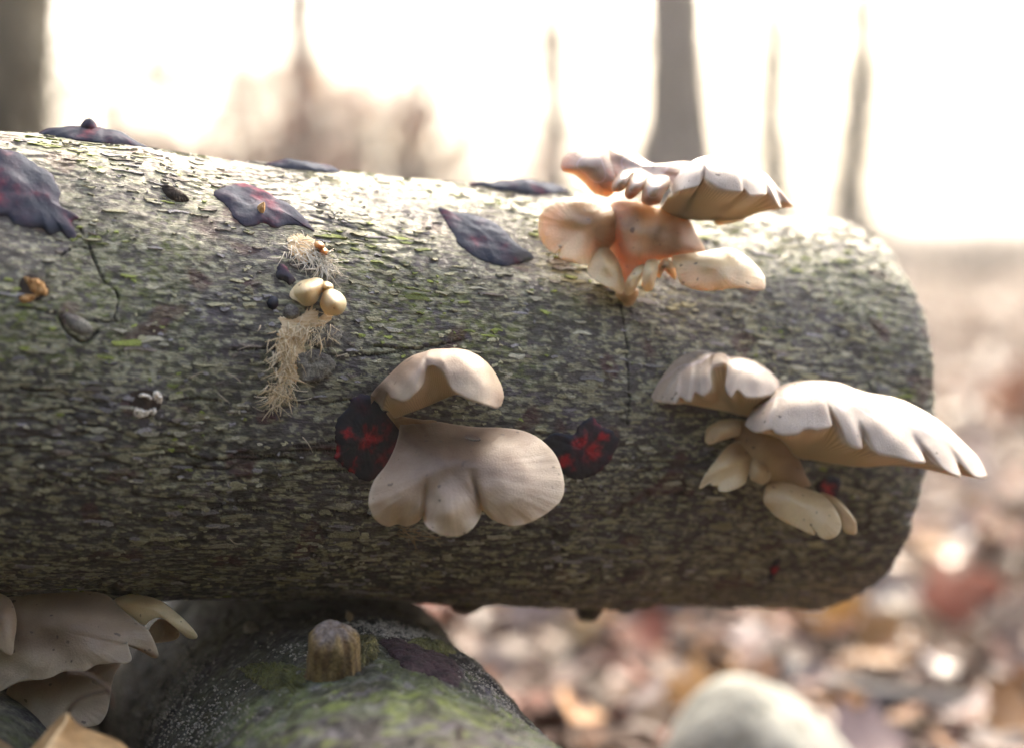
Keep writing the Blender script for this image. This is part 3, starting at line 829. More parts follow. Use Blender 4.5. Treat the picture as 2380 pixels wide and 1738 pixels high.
def low_part(name, outline, height, mat, seed, col2=None, **k):
    V, f, at = hug(llog, outline, height, seed=seed, **k)
    if col2:
        at['col'] = mixc(col2[0], col2[1], sst(-.5, .5, fbm(V[:, 0] * 180, V[:, 1] * 180, V[:, 2] * 180, 3, seed)))
    return link(name, mesh_np(name, V, f, M[mat], at), low_root)
low_part('dark_scar', z7([(790, 390), (900, 385), (1000, 425), (1120, 475), (1220, 500), (1310, 560), (1350, 640), (1310, 680), (1200, 640), (1080, 600), (990, 590), (930, 540), (850, 450)]), .0016, 'mossbark', 1, ((.035, .018, .020), (.10, .05, .055)), lump=.0022, ls=160, jag=.08, p=5)
low_part('moss_tuft', z7([(980, 400), (1080, 390), (1180, 410), (1260, 440), (1290, 480), (1200, 480), (1100, 460), (1020, 440)]), .0022, 'mossbark', 2, ((.10, .095, .03), (.26, .24, .08)), lump=.003, ls=420, jag=.55, na=140, nr=22)
low_part('moss_tuft', z7([(640, 380), (740, 360), (790, 430), (760, 520), (690, 560), (640, 500)]), .0024, 'mossbark', 3, ((.12, .10, .04), (.30, .25, .09)), lump=.003, ls=420, jag=.55, na=140, nr=22)
low_part('moss_tuft', z7([(-80, 560), (120, 540), (280, 580), (330, 640), (240, 720), (60, 700), (-60, 640)]), .002, 'mossbark', 4, ((.10, .10, .03), (.22, .21, .06)), lump=.0028, ls=400, jag=.55, na=140, nr=22)
low_part('bark_pit', z7([(1305, 960), (1330, 950), (1350, 1000), (1335, 1070), (1305, 1040)]), .0012, 'hole', 5, na=32, nr=7)

def granules():
    """pale sugar-like grains growing on the bark, thousands, too small to pick apart"""
    acc = Acc()
    ico = np.array([(0, 0, 1), (.89, 0, .45), (.28, .85, .45), (-.72, .53, .45), (-.72, -.53, .45), (.28, -.85, .45), (0, 0, -.6)])
    tri = np.array([(0, 1, 2), (0, 2, 3), (0, 3, 4), (0, 4, 5), (0, 5, 1), (6, 2, 1), (6, 3, 2), (6, 4, 3), (6, 5, 4), (6, 1, 5)])
    r = np.random.default_rng(12)
    bands = [(z4([(900, 620)])[0], 60, 60, 420), (z4([(1000, 560)])[0], 70, 30, 300), (z4([(960, 760)])[0], 60, 60, 420), (z4([(900, 950)])[0], 50, 50, 260), (z4([(1280, 960)])[0], 40, 40, 200), (z4([(1500, 850)])[0], 60, 40, 160),
             (z7([(880, 325)])[0], 50, 9, 380), (z7([(1080, 365)])[0], 50, 9, 330), (z7([(1480, 640)])[0], 35, 30, 330), (z7([(1640, 740)])[0], 40, 40, 420), (z7([(760, 330)])[0], 40, 10, 80), (z4([(2000, 470)])[0], 60, 12, 80)]
    for (cx, cy), sx, sy, n in bands:
        x = cx + r.normal(0, sx, n); y = cy + r.normal(0, sy, n) + (x - cx) * (.95 if cx > 1050 and sy > 20 else .15)
        S, T, _ = llog.hit(x, y)
        for i in range(n):
            if np.isnan(S[i]): continue
            p = llog.pos(np.array([S[i]]), np.array([T[i]]), .0003, True)[0]
            s = r.uniform(.00035, .0008)
            acc.add(p + ico * s * r.uniform(.7, 1.3, 3), None, tri, np.tile(np.array([.62, .55, .47]) * r.uniform(.6, 1.15), (7, 1)))
    tag(link('pale_granules', acc.mesh('pale_granules', M['flake']), low_root), kind='stuff')
granules()

def stub():
    x, y = z7([(488, 590)])[0]
    S, T, d = llog.hit(np.array([x]), np.array([y]))
    base = llog.pos(S, T, -.004)[0]
    tip = P(np.array([600 + 488 / 2.8275]), np.array([1350 + 300 / 2.8275]), d - .010)[0]
    k = np.linspace(0, 1, 14)
    path = base + (tip - base) * k[:, None]
    rad = .0104 * np.where(k < .15, 1.18 - k, 1.0) * (1 - .62 * sst(.72, 1.05, k)**1.5)
    V, q, t = tube_np(path, rad, 40)
    ax = (tip - base) / np.linalg.norm(tip - base)
    rel = V - base; along = rel @ ax; rad3 = rel - along[:, None] * ax
    ang = np.arctan2(rad3 @ np.cross(ax, RT), rad3 @ RT)
    gv = 1 + .20 * noise(np.cos(ang) * 3, np.sin(ang) * 3, along * 40, 5) + .05 * noise(np.cos(ang) * 9, np.sin(ang) * 9, along * 90, 6)
    V = base + along[:, None] * ax + rad3 * gv[:, None]
    c = mixc((.16, .085, .03), (.44, .30, .12), sst(-.5, .5, noise(np.cos(ang) * 5, np.sin(ang) * 5, along * 60, 8)))
    V = V + ax * (.0022 * fbm(V[:, 0] * 260, V[:, 1] * 260, V[:, 2] * 60, 3, 9) * sst(.6, .95, along / np.linalg.norm(tip - base)))[:, None]
    top = .75 * sst(.82, 1.0, along / np.linalg.norm(tip - base) + .15 * noise(V[:, 0] * 300, V[:, 1] * 300, V[:, 2] * 300, 2))
    c = mixc(c, mixc((.16, .12, .11), (.40, .35, .35), sst(-.4, .5, noise(V[:, 0] * 400, V[:, 1] * 400, V[:, 2] * 400, 3))), top)
    link('branch_stub', mesh_np('branch_stub', V, [q, t], M['mossbark'], {'col': c}), low_root)
stub()

def shade_log(A, a, R, L0, L1, label, seed):  # extra logs, added to keep stray light out of the gaps below
    lg = Log(A, a, R, L0, L1, seed)
    Sg, Tg = np.meshgrid(np.linspace(L0, L1, 120), np.linspace(0, 2 * np.pi, 110, endpoint=False), indexing='ij')
    Tw = (Tg + np.pi) % (2 * np.pi) - np.pi
    V = lg.pos(Sg, Tw, .0012 * fbm(Sg * 40, Tw * 9, 0, 3, seed)); C = bark_colour(Sg, Tw, R, 0 * Sg, seed)
    u, v = np.meshgrid(np.arange(119), np.arange(110), indexing='ij'); v2 = (v + 1) % 110
    f = np.stack([u * 110 + v, u * 110 + v2, (u + 1) * 110 + v2, (u + 1) * 110 + v], -1).reshape(-1, 4)
    mid = lg.A + lg.a * (L0 + L1) / 2
    root = empty('shade_log', mid - np.array([0, 0, R])); tag(root, label, 'log')
    link('bark', mesh_np('shade_log_bark', V, f, M['bark'], {'col': C.reshape(-1, 3) * .5}), root)
    i = np.arange(110)
    for e in (0, 119):
        Q = np.concatenate([[lg.A + lg.a * (L0 if e == 0 else L1)], V[e]])
        link('cut_face', mesh_np('shade_log_cut', Q, np.stack([np.zeros(110, int), 1 + i, 1 + (i + 1) % 110], 1), M['cutface'], None, False), root)
shade_log(mlog.A + np.array([-.075, .19, -.006]), mlog.a, .095, -.55, .45, 'added upper log hidden behind the fallen log, blocking sun on the mossy log', 301)
shade_log((-.55, 1.47, .10), (1, .12, 0), .11, -.5, .42, 'added bottom log lying at the back, blocking light from behind', 303)
shade_log((-.282, .87, .155), la, .088, -.18, .55, 'added log left of the shaded mushrooms, darkening the gap there', 302)

# ------------------------------------------------------------------ mushrooms
class Shroom:
    def __init__(s, name, label, cat, basepx, zf, group=None):
        s.zf = zf
        b = zf([basepx])[0]
        _, _, d = mlog.hit(np.array([b[0]]), np.array([b[1]]))
        s.D = float(d[0]) if not np.isnan(d[0]) else .9
        s.root = empty(name, P(np.array(b[0]), np.array(b[1]), np.array(s.D)))
        tag(s.root, label, cat, group)
        s.k = 0
    def to3d(s, X, Y, off, clamp=.0015):
        q = s.zf([(X, Y)])[0] if np.isscalar(X) else None
        x, y = s.zf([(np.asarray(X, float), np.asarray(Y, float))])[0]
        d = s.D - np.asarray(off, float) * .01
        if clamp is not None:
            sh = x.shape
            _, _, ld = mlog.hit(x.ravel(), y.ravel()); ld = ld.reshape(sh)
            lim = ld - clamp
            d = np.where(np.isnan(lim), d, np.minimum(d, lim))
        return P(x, y, d)
    def pigment(s, X, Y, pig):
        v = np.zeros(np.shape(X))
        for (cx, cy, rx, ry, a) in pig or []:
            v = np.maximum(v, a * np.exp(-(((X - cx) / rx)**2 + ((Y - cy) / ry)**2)))
        return v
    def patch(s, name, outline, centre, mat, pig=None, p=2.2, q=.6, thick=.17, na=150, nr=30, lump=.03, wr=.035, clamp=.0015, base=0.1, label=None, roll=1.0, cleft=5.0, groove=(), bulge=()):
        """cap whose upper skin faces us: outline (X, Y, off cm), centre (X, Y, off)"""
        s.k += 1; seed = 100 + s.k + int(abs(centre[0])) % 37
        o = crom([(a[0], a[1], a[2] * 60) for a in outline], na, True); o[:, 2] /= 60
        r = np.sin(np.linspace(0, 1, nr) * np.pi / 2)**.9
        ker = np.hanning(max(5, int(na * .24) | 1)); ker /= ker.sum(); hw = len(ker) // 2
        sm = np.stack([np.convolve(np.concatenate([o[-hw:, j], o[:, j], o[:hw, j]]), ker, 'valid') for j in range(3)], 1)
        wgt = (r**cleft)[None, :, None]
        og = sm[:, None, :] * (1 - wgt) + o[:, None, :] * wgt
        X = centre[0] + (og[..., 0] - centre[0]) * r; Y = centre[1] + (og[..., 1] - centre[1]) * r
        orim = og[..., 2]
        prof = (1 - r**p)**q
        # smooth rim depth so that it blends towards the centre
        off = centre[2] * .9 + (orim - centre[2] * .9) * (r**1.7)[None] + roll * (.12 + .12 * abs(centre[2] - o[:, 2].min())) * (prof - 0)[None] * 1.0
        ang = np.linspace(0, 2 * np.pi, na, endpoint=False)
        off = off + lump * 3 * noise(X / 130, Y / 130, seed, 1) * (1 - r**8) + wr * noise(np.cos(ang)[:, None] * 12 + seed, np.sin(ang)[:, None] * 12, r[None] * .8, 2) * (r**3)[None]
        for (gx0, gy0, gx1, gy1, dep, wd) in groove:
            ux, uy = gx1 - gx0, gy1 - gy0; L2 = ux * ux + uy * uy
            tt = ((X - gx0) * ux + (Y - gy0) * uy) / L2; tc = np.clip(tt, 0, 1)
            dist = np.hypot(X - gx0 - tc * ux, Y - gy0 - tc * uy)
            off = off - dep * np.exp(-(dist / wd)**2) * (.15 + .85 * tc)
        for (bx, by, rx, ry, am) in bulge: off = off + am * np.exp(-((X - bx) / rx)**2 - ((Y - by) / ry)**2) * (1 - r**10)
        top = s.to3d(X, Y, off, clamp)
        pg = s.pigment(X, Y, pig) + base
        # rolled rim, then the underside
        t = thick * (.35 + 1.0 * (1 - r[::-1]**2))
        Xu = centre[0] + (X[:, ::-1] - centre[0]) * .985; Yu = centre[1] + (Y[:, ::-1] - centre[1]) * .985
        offu = off[:, ::-1] - t[None] - .12
        gill = .035 * np.where(np.arange(na) % 2, 1, -1)[:, None] * np.sin(np.pi * np.clip(r[::-1], 0, 1))[None]
        und = s.to3d(Xu, Yu, offu + gill, None)
        Xe = centre[0] + (X[:, -1:] - centre[0]) * 1.0; Ye = centre[1] + (Y[:, -1:] - centre[1]) * 1.0
        edge = s.to3d(Xe, Ye, off[:, -1:] - thick * .22, None)
        V = np.concatenate([top, edge, und], 1)
        nv = V.shape[1]
        at = {'pig': np.concatenate([pg, pg[:, -1:], pg[:, ::-1] * 0], 1), 'und': np.concatenate([np.zeros_like(pg), np.zeros((na, 1)), np.ones_like(pg)], 1),
              'ang': np.repeat(ang[:, None], nv, 1), 'rad': np.concatenate([np.repeat(r[None], na, 0), np.ones((na, 1)), np.repeat(r[None, ::-1], na, 0)], 1)}
        me = mesh_np(name, V.reshape(-1, 3), gridfaces(na, nv, 0, True), M[mat], {k: v.ravel() for k, v in at.items()})
        ob = link(name, me, s.root)
        if label: ob['label'] = label
        return ob
    def loft(s, name, ribs, mat, stem, pig=None, back=(0, 75, 2.0), nu=8, lump=.03, gills=3, base=.08, label=None, rimt=.09, clamp=.0012):
        """cap seen edge-on: each rib = crest, mid, rim, under-edge (X, Y, off cm); stem = where the gills run to"""
        s.k += 1; seed = 150 + s.k
        prof = []
        for rb in ribs:
            C, Mi, Rm, Un = [np.array(v, float) for v in rb[:4]]
            B = C + np.array([back[0], back[1], -back[2]])
            Rm2 = Rm + (Un - Rm) * .05; Rm2[2] = Rm[2] - rimt
            Wp = np.array(stem, float) * .8 + Un * .2; Wp[2] = min(stem[2], Un[2]) - .4
            pts = np.array([B, C, Mi, Rm, Rm2, Rm2 * .45 + Un * .55 + np.array([0, 0, .12 * 0]), Un, Wp])
            scl = np.array([1, 1, 60.])
            seg = []
            for (i0, i1, n) in ((0, 3, 26), (3, 4, 4), (4, 7, 22)):
                c = crom(pts[i0:i1 + 1] * scl, n) / scl
                seg.append(c if i0 == 0 else c[1:])
            prof.append(np.concatenate(seg))
        prof = np.array(prof)                                           # ribs, nv, 3
        k = len(prof); tt = np.linspace(0, k - 1, (k - 1) * nu + 1)
        i = np.minimum(tt.astype(int), k - 2); f = (tt - i)[:, None, None]
        g = lambda j: prof[np.clip(j, 0, k - 1)]
        a, b, c, d = g(i - 1), g(i), g(i + 1), g(i + 2)
        m1 = (c - a) * .5; m2 = (d - b) * .5
        G = (2 * f**3 - 3 * f**2 + 1) * b + (f**3 - 2 * f**2 + f) * m1 + (-2 * f**3 + 3 * f**2) * c + (f**3 - f**2) * m2
        n_u, nv = G.shape[:2]
        ker = np.hanning(2 * nu * 2 + 1); ker /= ker.sum(); hw = len(ker) // 2
        Gp = np.concatenate([np.repeat(G[:1], hw, 0), G, np.repeat(G[-1:], hw, 0)])
        Gs = np.apply_along_axis(lambda q: np.convolve(q, ker, 'valid'), 0, Gp)
        wu = sst(28, 36, np.arange(nv).astype(float))[None, :, None]                  # gills hang evenly whatever the rim does
        wt = (1 - sst(9, 20, np.arange(nv).astype(float)))[None, :, None] * .85       # and the crown of the cap is smooth
        wu = np.maximum(wu, wt); G = G * (1 - wu) + Gs * wu
        X, Y, off = G[..., 0], G[..., 1], G[..., 2].copy()
        vv = np.arange(nv); topm = sst(0, 4, vv) * (vv <= 26); und = sst(27, 30, vv.astype(float))
        off += lump * 3 * noise(X / 110, Y / 110, seed, 1) * topm + .012 * noise(np.arange(n_u)[:, None] * .16, vv[None] * .05, seed, 2) * topm
        rimw = np.exp(-((vv - 26.) / 3)**2)
        Y = Y + (5 * noise(np.arange(n_u)[:, None] * .33, vv[None] * .02, seed, 4) + 4 * noise(np.arange(n_u)[:, None] * .9, vv[None] * .02, seed, 5)) * rimw
        gl = np.where((np.arange(n_u) // 1) % 2, 1., -1.)[:, None] * np.sin(np.pi * np.clip((vv - 29) / (nv - 31), 0, 1))[None] * (vv > 29) * .022 * gills
        V = s.to3d(X, Y, off + gl, clamp)
        Xc, Yc = X, Y
        pg = (s.pigment(Xc, Yc, pig) + base) * (1 - und)[None] + und[None] * (np.arange(n_u) % 2)[:, None]
        rad = np.clip(vv / 26., 0, 1)[None] + 0 * X
        at = {'pig': pg, 'und': np.repeat(und[None], n_u, 0), 'ang': np.repeat((np.arange(n_u) / n_u * 5)[:, None], nv, 1), 'rad': rad}
        cut = 29
        ob = link(name, mesh_np(name, V[:, :cut + 1].reshape(-1, 3), gridfaces(n_u, cut + 1), M[mat], {k_: v[:, :cut + 1].ravel() for k_, v in at.items()}), s.root)
        if label: ob['label'] = label
        gl_ = bpy.data.objects.new('gills', mesh_np('gills', V[:, cut:].reshape(-1, 3), gridfaces(n_u, nv - cut), M[mat], {k_: v[:, cut:].ravel() for k_, v in at.items()}))
        col.objects.link(gl_); gl_.parent = ob
        return ob

def withoff(pts, off): return [(p[0], p[1], p[2] if len(p) > 2 else off) for p in pts]

# --- middle of the log: the curled upper cap
s = Shroom('oyster_mushroom', 'taupe curled oyster mushroom cap arching above the larger three-lobed cap', 'mushroom', (480, 600), z3)
s.loft('cap', [
    [(345, 480, .5), (400, 520, .9), (440, 570, 1.0), (520, 640, .7)],
    [(400, 400, .9), (440, 440, 1.5), (478, 450, 1.9), (550, 648, 1.0)],
    [(490, 308, 1.1), (500, 390, 2.2), (505, 485, 2.7), (600, 622, 1.3)],
    [(585, 218, 1.3), (590, 350, 2.8), (600, 513, 3.3), (660, 600, 1.5)],
    [(680, 168, 1.4), (680, 290, 3.0), (685, 455, 3.5), (720, 572, 1.6)],
    [(735, 150, 1.5), (735, 230, 2.9), (745, 375, 3.2), (770, 552, 1.6)],
    [(770, 140, 1.5), (765, 190, 2.6), (770, 268, 2.9), (810, 535, 1.6)],
    [(830, 128, 1.5), (825, 190, 2.6), (830, 258, 3.0), (860, 515, 1.5)],
    [(895, 121, 1.5), (890, 210, 2.8), (900, 305, 3.2), (910, 497, 1.5)],
    [(960, 118, 1.5), (965, 250, 3.0), (960, 430, 3.6), (960, 480, 1.5)],
    [(1060, 131, 1.5), (1080, 280, 3.1), (1080, 503, 3.9), (1010, 458, 1.5)],
    [(1170, 180, 1.5), (1190, 330, 3.0), (1190, 540, 3.9), (1060, 430, 1.5)],
    [(1265, 272, 1.3), (1275, 410, 2.6), (1275, 566, 3.4), (1120, 400, 1.5)],
    [(1320, 375, 1.0), (1335, 470, 1.8), (1318, 550, 2.2), (1180, 380, 1.2)],
    [(1325, 420, .7), (1330, 480, 1.0), (1310, 530, 1.1), (1200, 380, 1.0)]], 'cap', (520, 600, .5),
    pig=[(560, 250, 190, 130, .6), (860, 190, 140, 90, .5), (1080, 150, 280, 130, .42), (400, 420, 120, 120, .6), (800, 200, 500, 170, .4), (1290, 500, 60, 90, .4)])

# --- the big three-lobed cap below it
s = Shroom('oyster_mushroom', 'broad taupe three-lobed oyster mushroom cap between the two red-spotted black fungi', 'mushroom', (640, 690), z3)
s.patch('cap', [(575, 690, .5), (560, 760, .9), (530, 860, 1.5), (470, 980, 2.2), (385, 1090, 2.8), (345, 1190, 3.2), (340, 1280, 3.4), (375, 1370, 3.4), (430, 1420, 3.3), (490, 1438, 3.3), (545, 1422, 3.1), (620, 1435, 3.2),
                (690, 1412, 3.2), (722, 1385, 3.0), (738, 1350, 2.8), (742, 1385, 3.6), (755, 1420, 4.0), (800, 1465, 4.3), (870, 1500, 4.3), (950, 1514, 4.3), (1030, 1502, 4.3), (1110, 1450, 4.3), (1155, 1385, 4.0),
                (1172, 1335, 3.5), (1180, 1285, 2.7), (1195, 1330, 3.2), (1240, 1378, 3.7), (1320, 1415, 4.0), (1410, 1437, 4.1), (1510, 1415, 4.0), (1610, 1370, 3.8), (1700, 1305, 3.5), (1762, 1240, 3.2), (1785, 1150, 2.9),
                (1770, 1040, 2.5), (1725, 920, 2.0), (1650, 830, 1.5), (1560, 765, 1.1), (1450, 725, .9), (1300, 708, .7), (1150, 705, .5), (1000, 690, .4), (860, 665, .3), (740, 660, .3), (640, 665, .3)],
        (930, 1010, 3.7), 'cap', pig=[(820, 740, 330, 220, 1.0), (980, 860, 420, 240, .85), (920, 960, 520, 270, .55), (1250, 770, 360, 130, .6)], na=340, nr=44, lump=.03, thick=.32, wr=.05, cleft=9,
        groove=[(770, 1100, 738, 1400, .5, 20), (1100, 1030, 1180, 1330, .65, 20), (545, 1300, 545, 1440, .2, 30)], bulge=[(520, 1260, 150, 170, .35), (950, 1330, 150, 150, .45), (1450, 1180, 240, 200, .45)])
s.patch('stem', [(470, 600, .3), (530, 605, .4), (620, 632, .4), (720, 648, .4), (840, 660, .4), (830, 730, .5), (740, 770, .5), (640, 780, .5), (580, 740, .4), (530, 680, .3)], (650, 700, .55), 'stem', pig=[(700, 700, 200, 60, .9), (560, 640, 60, 50, .4)], base=.35, na=80, nr=18, lump=.06)
# water drop on that cap
dr = Shroom('water_drop', 'small shiny water drop lying on the broad three-lobed cap', 'water drop', (1105, 795), z3)

# --- upper cluster
s = Shroom('oyster_mushroom_cluster', 'pale cluster of oyster mushrooms standing up from the top of the log', 'mushroom', (900, 1050), z1)
s.patch('stem', [(720, 555, .9), (800, 540, 1.3), (900, 545, 1.6), (1000, 570, 1.7), (1120, 610, 1.5), (1220, 640, 1.2), (1295, 675, .8), (1340, 760, .6), (1390, 850, .5), (1415, 925, .5), (1320, 960, 1.0), (1180, 965, 1.6), (1060, 990, 1.9), (960, 1050, 2.0), (900, 1180, 1.7), (850, 1330, 1.2), (790, 1260, 1.3), (760, 1080, 1.3), (700, 900, 1.1), (650, 760, .9), (680, 640, .8)],
        (960, 810, 2.6), 'stem', pig=[(820, 640, 120, 120, .9), (1090, 800, 90, 80, .7), (1250, 820, 160, 110, .8), (700, 850, 130, 250, .75), (1150, 900, 200, 80, .5)], base=.3, na=160, lump=.06, wr=.02)
s.patch('cap', [(165, 740, 2.7), (178, 650, 2.6), (235, 577, 2.3), (320, 533, 1.9), (430, 520, 1.5), (560, 538, 1.2), (690, 580, 1.2), (760, 660, 1.4), (770, 790, 1.5), (700, 900, 1.8), (620, 960, 2.2), (570, 990, 2.6), (530, 1026, 3.0), (460, 1012, 3.2), (390, 995, 3.2), (325, 970, 3.1), (318, 920, 2.8), (292, 945, 3.0), (240, 908, 3.0), (195, 855, 2.9), (170, 800, 2.8)],
        (470, 740, 2.6), 'cream', pig=[(560, 650, 190, 130, .85), (690, 800, 170, 250, .9), (520, 560, 200, 60, .6)], na=190, lump=.05, p=3, label='funnel-shaped cap, pale at the rim, brown and painted shadow in its hollow')  # the hollow's brown holds both pigment and the shadow inside the funnel
s.patch('cap', [(585, 890, 2.0), (548, 985, 2.6), (535, 1070, 3.0), (570, 1122, 3.2), (640, 1166, 3.2), (710, 1206, 3.1), (785, 1238, 2.9), (812, 1195, 2.6), (806, 1110, 2.4), (765, 990, 2.1), (700, 900, 1.8), (640, 860, 1.8)],
        (680, 1060, 3.0), 'cream', pig=[(700, 900, 130, 110, .8), (790, 1050, 60, 160, .5)], na=120, lump=.03)
s.patch('cap', [(740, 1240, 1.6), (800, 1215, 1.9), (870, 1200, 2.0), (918, 1205, 1.9), (905, 1270, 1.9), (860, 1335, 1.7), (825, 1338, 1.6), (780, 1290, 1.6)], (840, 1260, 2.2), 'cream', pig=[(840, 1280, 120, 80, .5)], na=70, nr=18)
s.patch('lobe', [(812, 1225, 2.3), (815, 1160, 2.4), (860, 1085, 2.4), (920, 1020, 2.2), (985, 990, 2.0), (985, 1040, 2.3), (940, 1120, 2.6), (890, 1215, 2.6), (845, 1253, 2.5)], (890, 1120, 2.8), 'cream', pig=[(960, 1000, 70, 50, .6)], na=80, nr=18)
s.patch('lobe', [(942, 1170, 2.9), (950, 1080, 2.9), (970, 1005, 2.6), (1010, 975, 2.3), (1060, 985, 2.3), (1065, 1060, 2.6), (1045, 1140, 2.8), (1025, 1205, 2.9), (985, 1222, 2.9), (955, 1205, 2.9)], (1005, 1090, 3.3), 'cream', pig=[(1010, 980, 60, 50, .4)], na=80, nr=18)
s.patch('lobe', [(1050, 1100, 1.9), (1070, 1010, 2.0), (1110, 970, 1.9), (1160, 990, 2.0), (1200, 1060, 2.0), (1195, 1130, 2.0), (1140, 1090, 1.8), (1105, 1060, 1.7), (1080, 1120, 1.8)], (1130, 1030, 2.3), 'cream', pig=[(1110, 1060, 60, 60, .6)], na=80, nr=16)
s.patch('cap', [(1165, 965, 2.0), (1240, 942, 1.9), (1340, 930, 1.8), (1450, 915, 1.6), (1545, 900, 1.4), (1640, 910, 1.4), (1740, 968, 1.6), (1830, 1060, 1.8), (1868, 1130, 2.1), (1862, 1205, 2.4), (1780, 1213, 2.8), (1690, 1195, 3.0), (1580, 1203, 3.1), (1430, 1217, 3.2), (1310, 1200, 3.1), (1230, 1150, 2.9), (1195, 1060, 2.5)],
        (1480, 1050, 3.2), 'cream', pig=[(1600, 930, 200, 50, .5), (1830, 1200, 80, 40, .5), (1250, 950, 120, 40, .4), (1230, 1160, 60, 60, .35)], na=170, lump=.05, label='wide cream lobe reaching out to the right of the cluster')
s.patch('cap', [(337, 285, 1.3), (350, 225, 1.2), (398, 168, 1.0), (455, 135, .8), (560, 113, .8), (640, 120, 1.0), (690, 150, 1.3), (705, 230, 1.6), (745, 345, 1.9), (765, 410, 2.0), (735, 480, 1.7), (690, 512, 1.4), (620, 500, 1.2), (560, 465, 1.1), (515, 412, 1.1), (440, 345, 1.2), (395, 330, 1.3), (350, 315, 1.3)],
        (570, 290, 2.2), 'capwet', pig=[(640, 440, 150, 90, .3), (520, 250, 120, 90, .15)], na=160, lump=.04, label='ear-shaped pale lobe curled over at its tip')
s.patch('cap', [(655, 175, 1.1), (690, 140, .8), (780, 143, .6), (860, 160, .5), (930, 203, .5), (1000, 250, .5), (1060, 268, .5), (1160, 255, .5), (1270, 245, .6), (1330, 270, .9), (1270, 330, 1.5), (1200, 410, 1.9), (1130, 430, 2.2), (1040, 390, 2.3), (950, 350, 2.2), (870, 330, 2.1), (800, 345, 2.1), (745, 362, 1.9), (700, 300, 1.8), (672, 230, 1.4)],
        (920, 280, 1.5), 'capwet', pig=[(850, 200, 150, 60, .6), (1050, 300, 200, 60, .3)], na=170, lump=.10, wr=.09)
for (ol, c) in (([(718, 462, 2.2), (716, 425, 2.3), (750, 365, 2.2), (792, 318, 1.9), (840, 302, 1.7), (872, 322, 1.8), (865, 372, 2.1), (832, 432, 2.4), (792, 470, 2.4), (748, 478, 2.3)], (790, 395, 3.1)),
                ([(815, 510, 2.4), (812, 470, 2.5), (840, 410, 2.4), (870, 355, 2.1), (920, 330, 1.9), (985, 345, 1.9), (985, 400, 2.2), (940, 465, 2.6), (890, 515, 2.6), (850, 532, 2.5)], (893, 430, 3.3)),
                ([(935, 540, 2.6), (940, 480, 2.6), (965, 400, 2.4), (1010, 360, 2.1), (1090, 350, 2.0), (1150, 365, 2.0), (1150, 430, 2.3), (1105, 500, 2.7), (1080, 560, 2.8), (1020, 578, 2.8), (965, 570, 2.7)], (1040, 460, 3.6))):
    s.patch('knob', ol, c, 'capwet', pig=[(c[0] - 25, c[1] + 90, 90, 45, .8)], na=90, nr=22, p=3, q=.5, lump=.02)
s.loft('cap', [
    [(1150, 440, 1.4), (1155, 455, 2.0), (1162, 476, 2.4), (1080, 575, 1.7)],
    [(1200, 350, 1.6), (1192, 410, 2.6), (1188, 478, 3.0), (1110, 610, 1.7)],
    [(1260, 280, 1.8), (1240, 370, 3.0), (1228, 465, 3.6), (1140, 630, 1.7)],
    [(1335, 231, 2.0), (1310, 330, 3.4), (1300, 447, 4.0), (1180, 645, 1.7)],
    [(1390, 208, 2.0), (1380, 300, 3.6), (1372, 425, 4.2), (1215, 650, 1.7)],
    [(1408, 204, 2.0), (1412, 260, 3.4), (1415, 335, 3.8), (1235, 652, 1.7)],
    [(1430, 201, 2.0), (1436, 280, 3.7), (1432, 372, 4.2), (1255, 656, 1.7)],
    [(1500, 197, 2.0), (1500, 300, 3.8), (1490, 425, 4.4), (1290, 672, 1.7)],
    [(1580, 201, 2.0), (1580, 310, 3.8), (1580, 465, 4.5), (1345, 684, 1.6)],
    [(1650, 219, 2.0), (1660, 320, 3.7), (1690, 474, 4.4), (1420, 690, 1.5)],
    [(1680, 230, 1.9), (1690, 330, 3.5), (1708, 450, 4.1), (1450, 692, 1.4)],
    [(1725, 253, 1.9), (1740, 350, 3.4), (1765, 500, 4.1), (1490, 694, 1.3)],
    [(1790, 300, 1.7), (1825, 390, 2.9), (1874, 495, 3.4), (1560, 692, 1.0)],
    [(1815, 310, 1.5), (1865, 400, 2.3), (1885, 470, 2.5), (1600, 690, .8)],
    [(1840, 320, 1.4), (1900, 430, 2.3), (1985, 597, 2.5), (1640, 690, .6)],
    [(1870, 335, 1.2), (1930, 430, 1.7), (1990, 540, 1.7), (1680, 680, .3)],
    [(1895, 355, 1.0), (1975, 450, 1.4), (2083, 582, 1.4), (1705, 670, 0)],
    [(1905, 400, .5), (1960, 480, .5), (2000, 570, .4), (1720, 610, -.3)]], 'capwet', (1000, 640, .9), pig=[(1180, 420, 60, 120, .3)],
    label='fan-shaped upper cap with split rim and pale gills beneath')
# translucent far lip under the fan
s.patch('gill_lip', [(1480, 690, .5), (1560, 660, .3), (1640, 640, .1), (1700, 600, 0), (1722, 620, 0), (1715, 680, .1), (1640, 705, .3), (1560, 720, .4), (1505, 722, .5)], (1610, 675, .5), 'cream', na=70, nr=14, thick=.08, clamp=None)

